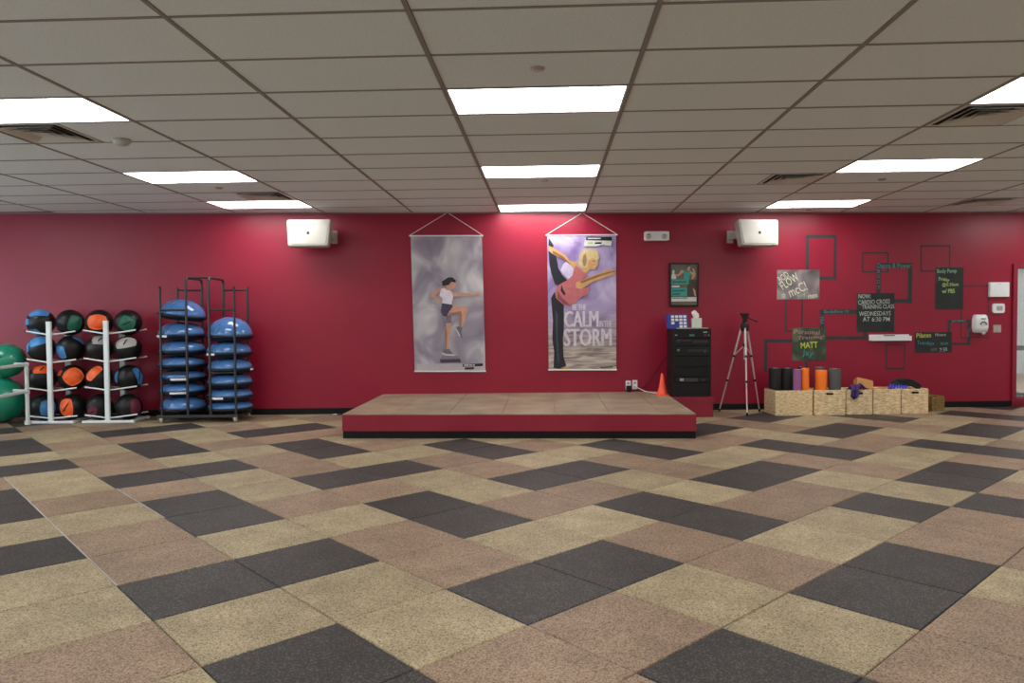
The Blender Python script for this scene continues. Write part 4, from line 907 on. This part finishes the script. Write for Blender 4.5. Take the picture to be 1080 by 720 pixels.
balls = [
 (43.3, 340, 'blue', [(-.15, .85, .62, .42, 5), (-.5, -.75, .4, .25, 10), (-.93, .05, .25, .2, 0)], 0, 'black medicine ball with blue cap, top left of the left white rack'),
 (74.3, 340, 'dgreen', [(.32, -.08, .42, .55, -15)], 0, 'black medicine ball with dark green panel, top right of the left white rack'),
 (104.8, 340, 'orange', [(-.18, .05, .62, .52, 0)], 0, 'black medicine ball with big orange panel, top left of the right white rack'),
 (135.3, 340, 'dgreen', [(-.12, -.05, .5, .5, -28)], 1, 'black medicine ball with green panel and black slash, top right of the right white rack'),
 (44.3, 367.3, 'blue', [(-.3, .62, .55, .38, 25), (-.95, .1, .2, .3, 0)], 0, 'black medicine ball with blue upper panel, second tier left on the left white rack'),
 (74.8, 367.3, 'blue', [(-.72, -.3, .35, .45, 0), (.55, .68, .16, .4, 35)], 0, 'black medicine ball with two blue side panels, second tier of the left white rack'),
 (105.3, 367.3, 'grey', [(.05, .72, .5, .42, -5)], 1, 'black medicine ball with grey top panel, second tier left on the right white rack'),
 (135.3, 367.3, 'grey', [(-.2, .5, .68, .40, 12)], 1, 'black medicine ball with wide grey panel, second tier right on the right white rack'),
 (45.3, 398, 'orange', [(-.05, .68, .55, .35, 0)], 1, 'black medicine ball with orange top panel, third tier left on the left white rack'),
 (76.3, 398, 'orange', [(.08, .1, .62, .58, 40), (-.85, .4, .25, .2, 0)], 0, 'black medicine ball with large orange panel, third tier of the left white rack'),
 (105.3, 398, 'orange', [(-.45, .42, .33, .6, -35)], 0, 'black medicine ball with slanted orange panel, third tier left on the right white rack'),
 (136.3, 398, 'blue', [(.72, .1, .28, .62, 18), (-.92, .1, .2, .4, 0)], 1, 'black medicine ball with blue right panel, third tier right on the right white rack'),
 (46.3, 428.6, 'blue', [(.3, -.15, .48, .55, 0)], 0, 'black medicine ball with blue front panel, bottom left of the left white rack'),
 (76.3, 428.6, 'orange', [(-.45, -.05, .42, .62, 5)], 1, 'black medicine ball with orange left panel, bottom right of the left white rack'),
 (105.8, 428.6, 'maroon', [(-.6, -.4, .3, .45, -30), (.85, .45, .2, .2, 0)], 1, 'black medicine ball with small maroon panel, bottom left of the right white rack'),
 (135.8, 428.6, 'maroon', [(.5, -.1, .36, .62, 5)], 0, 'black medicine ball with maroon right panel, bottom right of the right white rack')]
for px_, py_, col, pats, mk, lb in balls: med_ball(px_, py_, BY, col, pats, lb, bool(mk))
def ball_rack(xl, xc, xr, tiers, ytop, label):
    Yf = BY-.135; Yr = BY+.135
    c = W(xc, 445, Yf); t = thing('medicine_ball_rack', label, 'rack', (c.x, BY, 0), 'white medicine ball racks')
    zt_ = W(xc, ytop, Yf-.08).z
    X = c.x; xl_, xr_ = W(xl, 400, Yf).x, W(xr, 400, Yf).x
    obj('front_post', MB().rbox((X-.029, Yf-.095, .035), (X+.029, Yf-.055, zt_), .006, axis='z'), 'white', t)
    obj('rear_post', MB().rbox((X-.034, Yr+.055, .035), (X+.034, Yr+.095, zt_), .006, axis='z'), 'white', t)
    for (yl, yc, yr) in tiers:
        zl, zc_, zr_ = W(xl, yl, Yf).z, W(xc, yc, Yf-.05).z, W(xr, yr, Yf).z
        for Yp, s in ((Yf, -1), (Yr, 1)):
            obj('rail', MB().tube([(xl_, Yp, zl), ((xl_*.45+X*.55), Yp+s*.012, zc_+(zl-zc_)*.35), (X-.06, Yp+s*.045, zc_+.003), (X, Yp+s*.05, zc_), (X+.06, Yp+s*.045, zc_+.003), (xr_*.45+X*.55, Yp+s*.012, zc_+(zr_-zc_)*.35), (xr_, Yp, zr_)], .0105, 8), 'white', t)
        obj('end_cap', MB().tube([(xl_-.004, Yf, zl), (xl_+.012, Yf, zl)], .012), 'black', t); obj('end_cap', MB().tube([(xr_-.012, Yf, zr_), (xr_+.004, Yf, zr_)], .012), 'black', t)
    obj('base_bar', MB().rbox((xl_+.02, Yf-.10, 0.002), (xr_-.02, Yf-.05, .035), .008, axis='x'), 'white', t); obj('base_bar', MB().rbox((xl_+.02, Yr+.05, 0.002), (xr_-.02, Yr+.10, .035), .008, axis='x'), 'white', t)
    for xx in (xl_+.05, xr_-.09): obj('base_foot', MB().box((xx, Yf-.05, .004), (xx+.04, Yr+.05, .034)), 'white', t)
ball_rack(28, 57.5, 82, [(349, 352.6, 349), (378.5, 382, 378.8), (409, 412, 408.6), (438.5, 441, 438.2)], 339, 'white medicine ball rack beside the green stability balls')
ball_rack(88, 117, 145.5, [(348, 351.6, 347.6), (377.6, 381, 377), (408, 411, 407), (437.6, 440.4, 436.6)], 338, 'white medicine ball rack beside the blue dome cart')

# ------------------------------------------------------------------ green balls in a pipe rack
gy = -.50
r1 = .30; c1 = W(.5, 423, gy); c1.z = r1+.002
r2 = .224; c2 = W(7.3, 381.5, gy); c2.z = c1.z+math.sqrt(max(.01, (r1+r2)**2-(c2.x-c1.x)**2))
for c, r, lb, nm in ((c1, r1, 'larger green stability ball at the bottom of the white pipe rack', 1), (c2, r2, 'smaller green stability ball on top in the white pipe rack', 2)):
    t = thing('stability_ball', lb, 'exercise ball', (c.x, c.y, c.z-r), 'green stability balls'); obj('ball', MB().sphere(c, r, 40, 28), 'greenball', t)
    dv = Vector((.25, -.9, .25)).normalized(); obj('valve_plug', patch(c, r, dv, .05, .05, 0, 1.006, 4), 'dgreen_' if False else 'blackplastic', t)
pA = FL(29.5, 447.5); pA.z = 0; 
zA1 = W(29, 384.3, pA.y).z; zA2 = W(31, 412.6, pA.y).z
pB = W(0, 388.4, pA.y-.72); pB = Vector((pB.x-.04, pA.y-.78, 0))
back = Vector((-.80, .42, 0))
t = thing('ball_rack', 'white pipe rack holding the green stability balls at the left edge', 'rack', ((pA.x+pB.x)/2-.4, (pA.y+pB.y)/2, 0))
for P_ in (pA, pB, pA+back, pB+back):
    obj('post', MB().tube([P_+Vector((0, 0, .002)), P_+Vector((0, 0, zA1))], .024, 10), 'pvc', t); obj('elbow', MB().sphere(P_+Vector((0, 0, zA1)), .032, 12, 8).tube([P_+Vector((0, 0, zA2-.035)), P_+Vector((0, 0, zA2+.035))], .030, 10), 'pvc', t)
    obj('foot', MB().lathe([(.034, .0), (.034, .05)], P_, 12), 'pvc', t)
up1, up2 = Vector((0, 0, zA1)), Vector((0, 0, zA2))
for P_, Q_ in ((pA, pB), (pB, pB+back), (pA+back, pB+back), (pA, pA+back)):
    for u_ in (up1, up2): obj('pipe', MB().tube([P_+u_, Q_+u_], .022, 10), 'pvc', t)

# ------------------------------------------------------------------ balance dome cart
DY0, DY1 = -.76, -.22; DYm = (DY0+DY1)/2
def cx_(x, Y): return W(x, 380, Y).x
t = thing('dome_cart', 'black steel cart on casters holding two stacks of blue balance domes', 'cart', (cx_(208, DYm), DYm, 0))
zb = W(210, 437.3, DY0).z
fx = [cx_(170, DY0), cx_(197.3, DY0), cx_(221.3, DY0), cx_(248, DY0)]
zo = W(169, 303.5, DY0).z; zi = W(197, 292.8, DY0).z
r_ = .0165
for q, X in enumerate(fx):
    if q in (0, 3):
        obj('post', MB().tube([(X, DY0, zb), (X, DY0, zo)], r_), 'steel', t); obj('post', MB().tube([(X, DY1, zb), (X, DY1, zo+.03)], r_), 'steel', t)
    else:
        pts = [(X, DY0, zb), (X, DY0, zi-.07)]+[(X, DY0+.06*(1-math.cos(an)), zi-.06+.06*math.sin(an)) for an in (.3, .8, 1.2, PI/2)]+[(X, DY1-.06*(1-math.cos(an)), zi-.06+.06*math.sin(an)) for an in (PI/2, 1.2, .8, .3)]+[(X, DY1, zi-.07), (X, DY1, zb)]
        obj('hoop_post', MB().tube(pts, r_), 'steel', t)
zc1, zc2 = W(180, 327, DY0).z, W(240, 393, DY0).z; zc3 = W(200, 306, DY1).z
for a, b in ((0, 1), (2, 3)):
    for z in (zc1, zc2): obj('crossbar', MB().tube([(fx[a], DY0, z), (fx[b], DY0, z)], .013), 'steel', t)
    obj('crossbar', MB().tube([(fx[a], DY1, zc3), (fx[b], DY1, zc3)], .013), 'steel', t)
    obj('crossbar', MB().tube([(fx[a], DY1, zc2), (fx[b], DY1, zc2)], .013), 'steel', t)
obj('top_bar', MB().tube([(fx[1], (DY0+.06), zi), (fx[2], (DY0+.06), zi)], .013), 'steel', t)
for X in (fx[0]-.0, fx[3]):
    obj('end_cap', MB().lathe([(.019, 0), (.019, .012), (.005, .016)], (X, DY0, zo), 12), 'black', t)
bx_0, bx_1 = fx[0]-.07, fx[3]+.03
for Y in (DY0, DY1): obj('base_rail', MB().rbox((bx_0, Y-.02, zb-.04), (bx_1, Y+.02, zb), .008, axis='x'), 'steel', t)
for X in (bx_0+.02, fx[1], fx[2], bx_1-.02): obj('base_rail', MB().box((X-.02, DY0+.02, zb-.038), (X+.02, DY1-.02, zb-.002)), 'steel', t)
for X in (bx_0+.06, bx_1-.04):
    for Y in (DY0, DY1):
        wz = .042
        ca = obj('caster', MB().box((X-.026, Y-.02, zb-.052), (X+.026, Y+.02, zb-.04)).box((X-.024, Y-.005, .03), (X-.019, Y+.035, zb-.05)).box((X+.019, Y-.005, .03), (X+.024, Y+.035, zb-.05)), 'chrome', t)
        obj('wheel', MB().lathe([(.012, -.016), (.038, -.016), (.042, -.01), (.042, .01), (.038, .016), (.012, .016)], (X, Y+.015, wz+.001), 20, axis='x'), 'offgrey', ca)
DR = .296
def dome(cx, cy, z, hgt, label, lab=None, tilt=0, squash=2.0, tilty=0):
    """z is the underside of the platform"""
    c = Vector((cx, cy, z)); t = thing('balance_dome', label, 'balance trainer', c, 'blue balance domes on the cart')
    mt = Matrix.Translation(c) @ Matrix.Rotation(tilt, 4, 'Y')
    pl = MB().lathe([(DR*.4, 0), (DR*.80, 0), (DR*.97, .028), (DR*1.03, .045), (DR*1.03, .060), (DR*1.01, .066), (DR*.9, .068)], (0, 0, 0), 44).xf(mt)
    po = obj('platform', pl, 'blackplastic', t)
    prof = []; n = 16
    for k_ in range(n+1):
        an = PI/2*k_/n; prof.append((max(DR*.965*math.cos(an)**(2/squash), 1e-5), .066+hgt*math.sin(an)**(2/squash)))
    prof = [(DR*.9, .062)]+prof
    d_ = obj('dome', MB().lathe(prof, (0, 0, 0), 44).xf(mt), 'bosu', t)
    an = .5; rr = DR*.985*math.cos(an)**(2/squash); zz = .043+hgt*math.sin(an)**(2/squash)
    # raised seam running up the left shoulder of the dome
    sp = []
    for k_ in range(9):
        an = .12+1.0*k_/8; r3 = DR*.99*math.cos(an)**(2/squash); a3 = math.radians(252+10*k_/8); sp.append((r3*math.cos(a3), r3*math.sin(a3), .067+hgt*math.sin(an)**(2/squash)))
    mb = MB().tube(sp, .006, 6).xf(mt); obj('seam', mb, 'bosu', d_)
    if lab is not None:
        a0, a1 = [math.radians(v+26) for v in lab]; V = []; q = 10
        for k_ in range(q+1):
            an = a0+(a1-a0)*k_/q
            for rr, zz in ((DR*1.036, .036), (DR*1.040, .064)): V.append((rr*math.cos(an), rr*math.sin(an), zz))
        obj('label', MB().add(V, [(2*k_, 2*k_+2, 2*k_+3, 2*k_+1) for k_ in range(q)]).xf(mt), 'label', po)
lx, rx = (fx[0]+fx[1])/2, (fx[2]+fx[3])/2
def stack(cx, bases, labs, side, ph0, dxs):
    zs = [W(200, y, DYm-DR).z-.062 for y in bases]     # underside of every platform
    zs[-1] = zb+.004
    words = ['topmost', 'second from the top', 'third from the top', 'fourth from the top', 'fifth from the top', 'sixth from the top', 'bottom']
    for q, z in enumerate(zs):
        top_ = ph0 if q == 0 else zs[q-1]-z-.068
        wd_ = 'bottom' if q == len(zs)-1 else words[q]
        tl = math.radians(7) if (side == 'left' and q == 0) else 0
        dome(cx+dxs[q], DYm, z+(.03 if tl else 0), top_-(0 if q else 0)+(0 if not tl else 0), 'blue balance dome, %s of the %s stack on the black cart' % (wd_, side), labs.get(q), tl, 2.0 if q == 0 else 2.35)
stack(lx, [334.5, 353.5, 370.5, 385.5, 399, 413.5, 434], {1: (196, 232), 4: (236, 272), 5: (234, 272)}, 'left', .21, [0, -.012, 0, 0, .004, 0, 0])
stack(rx, [354.8, 373, 390, 405.5, 419.5, 434], {1: (200, 228), 2: (318, 334), 4: (212, 246)}, 'right', .25, [.01, -.008, 0, 0, 0, 0])
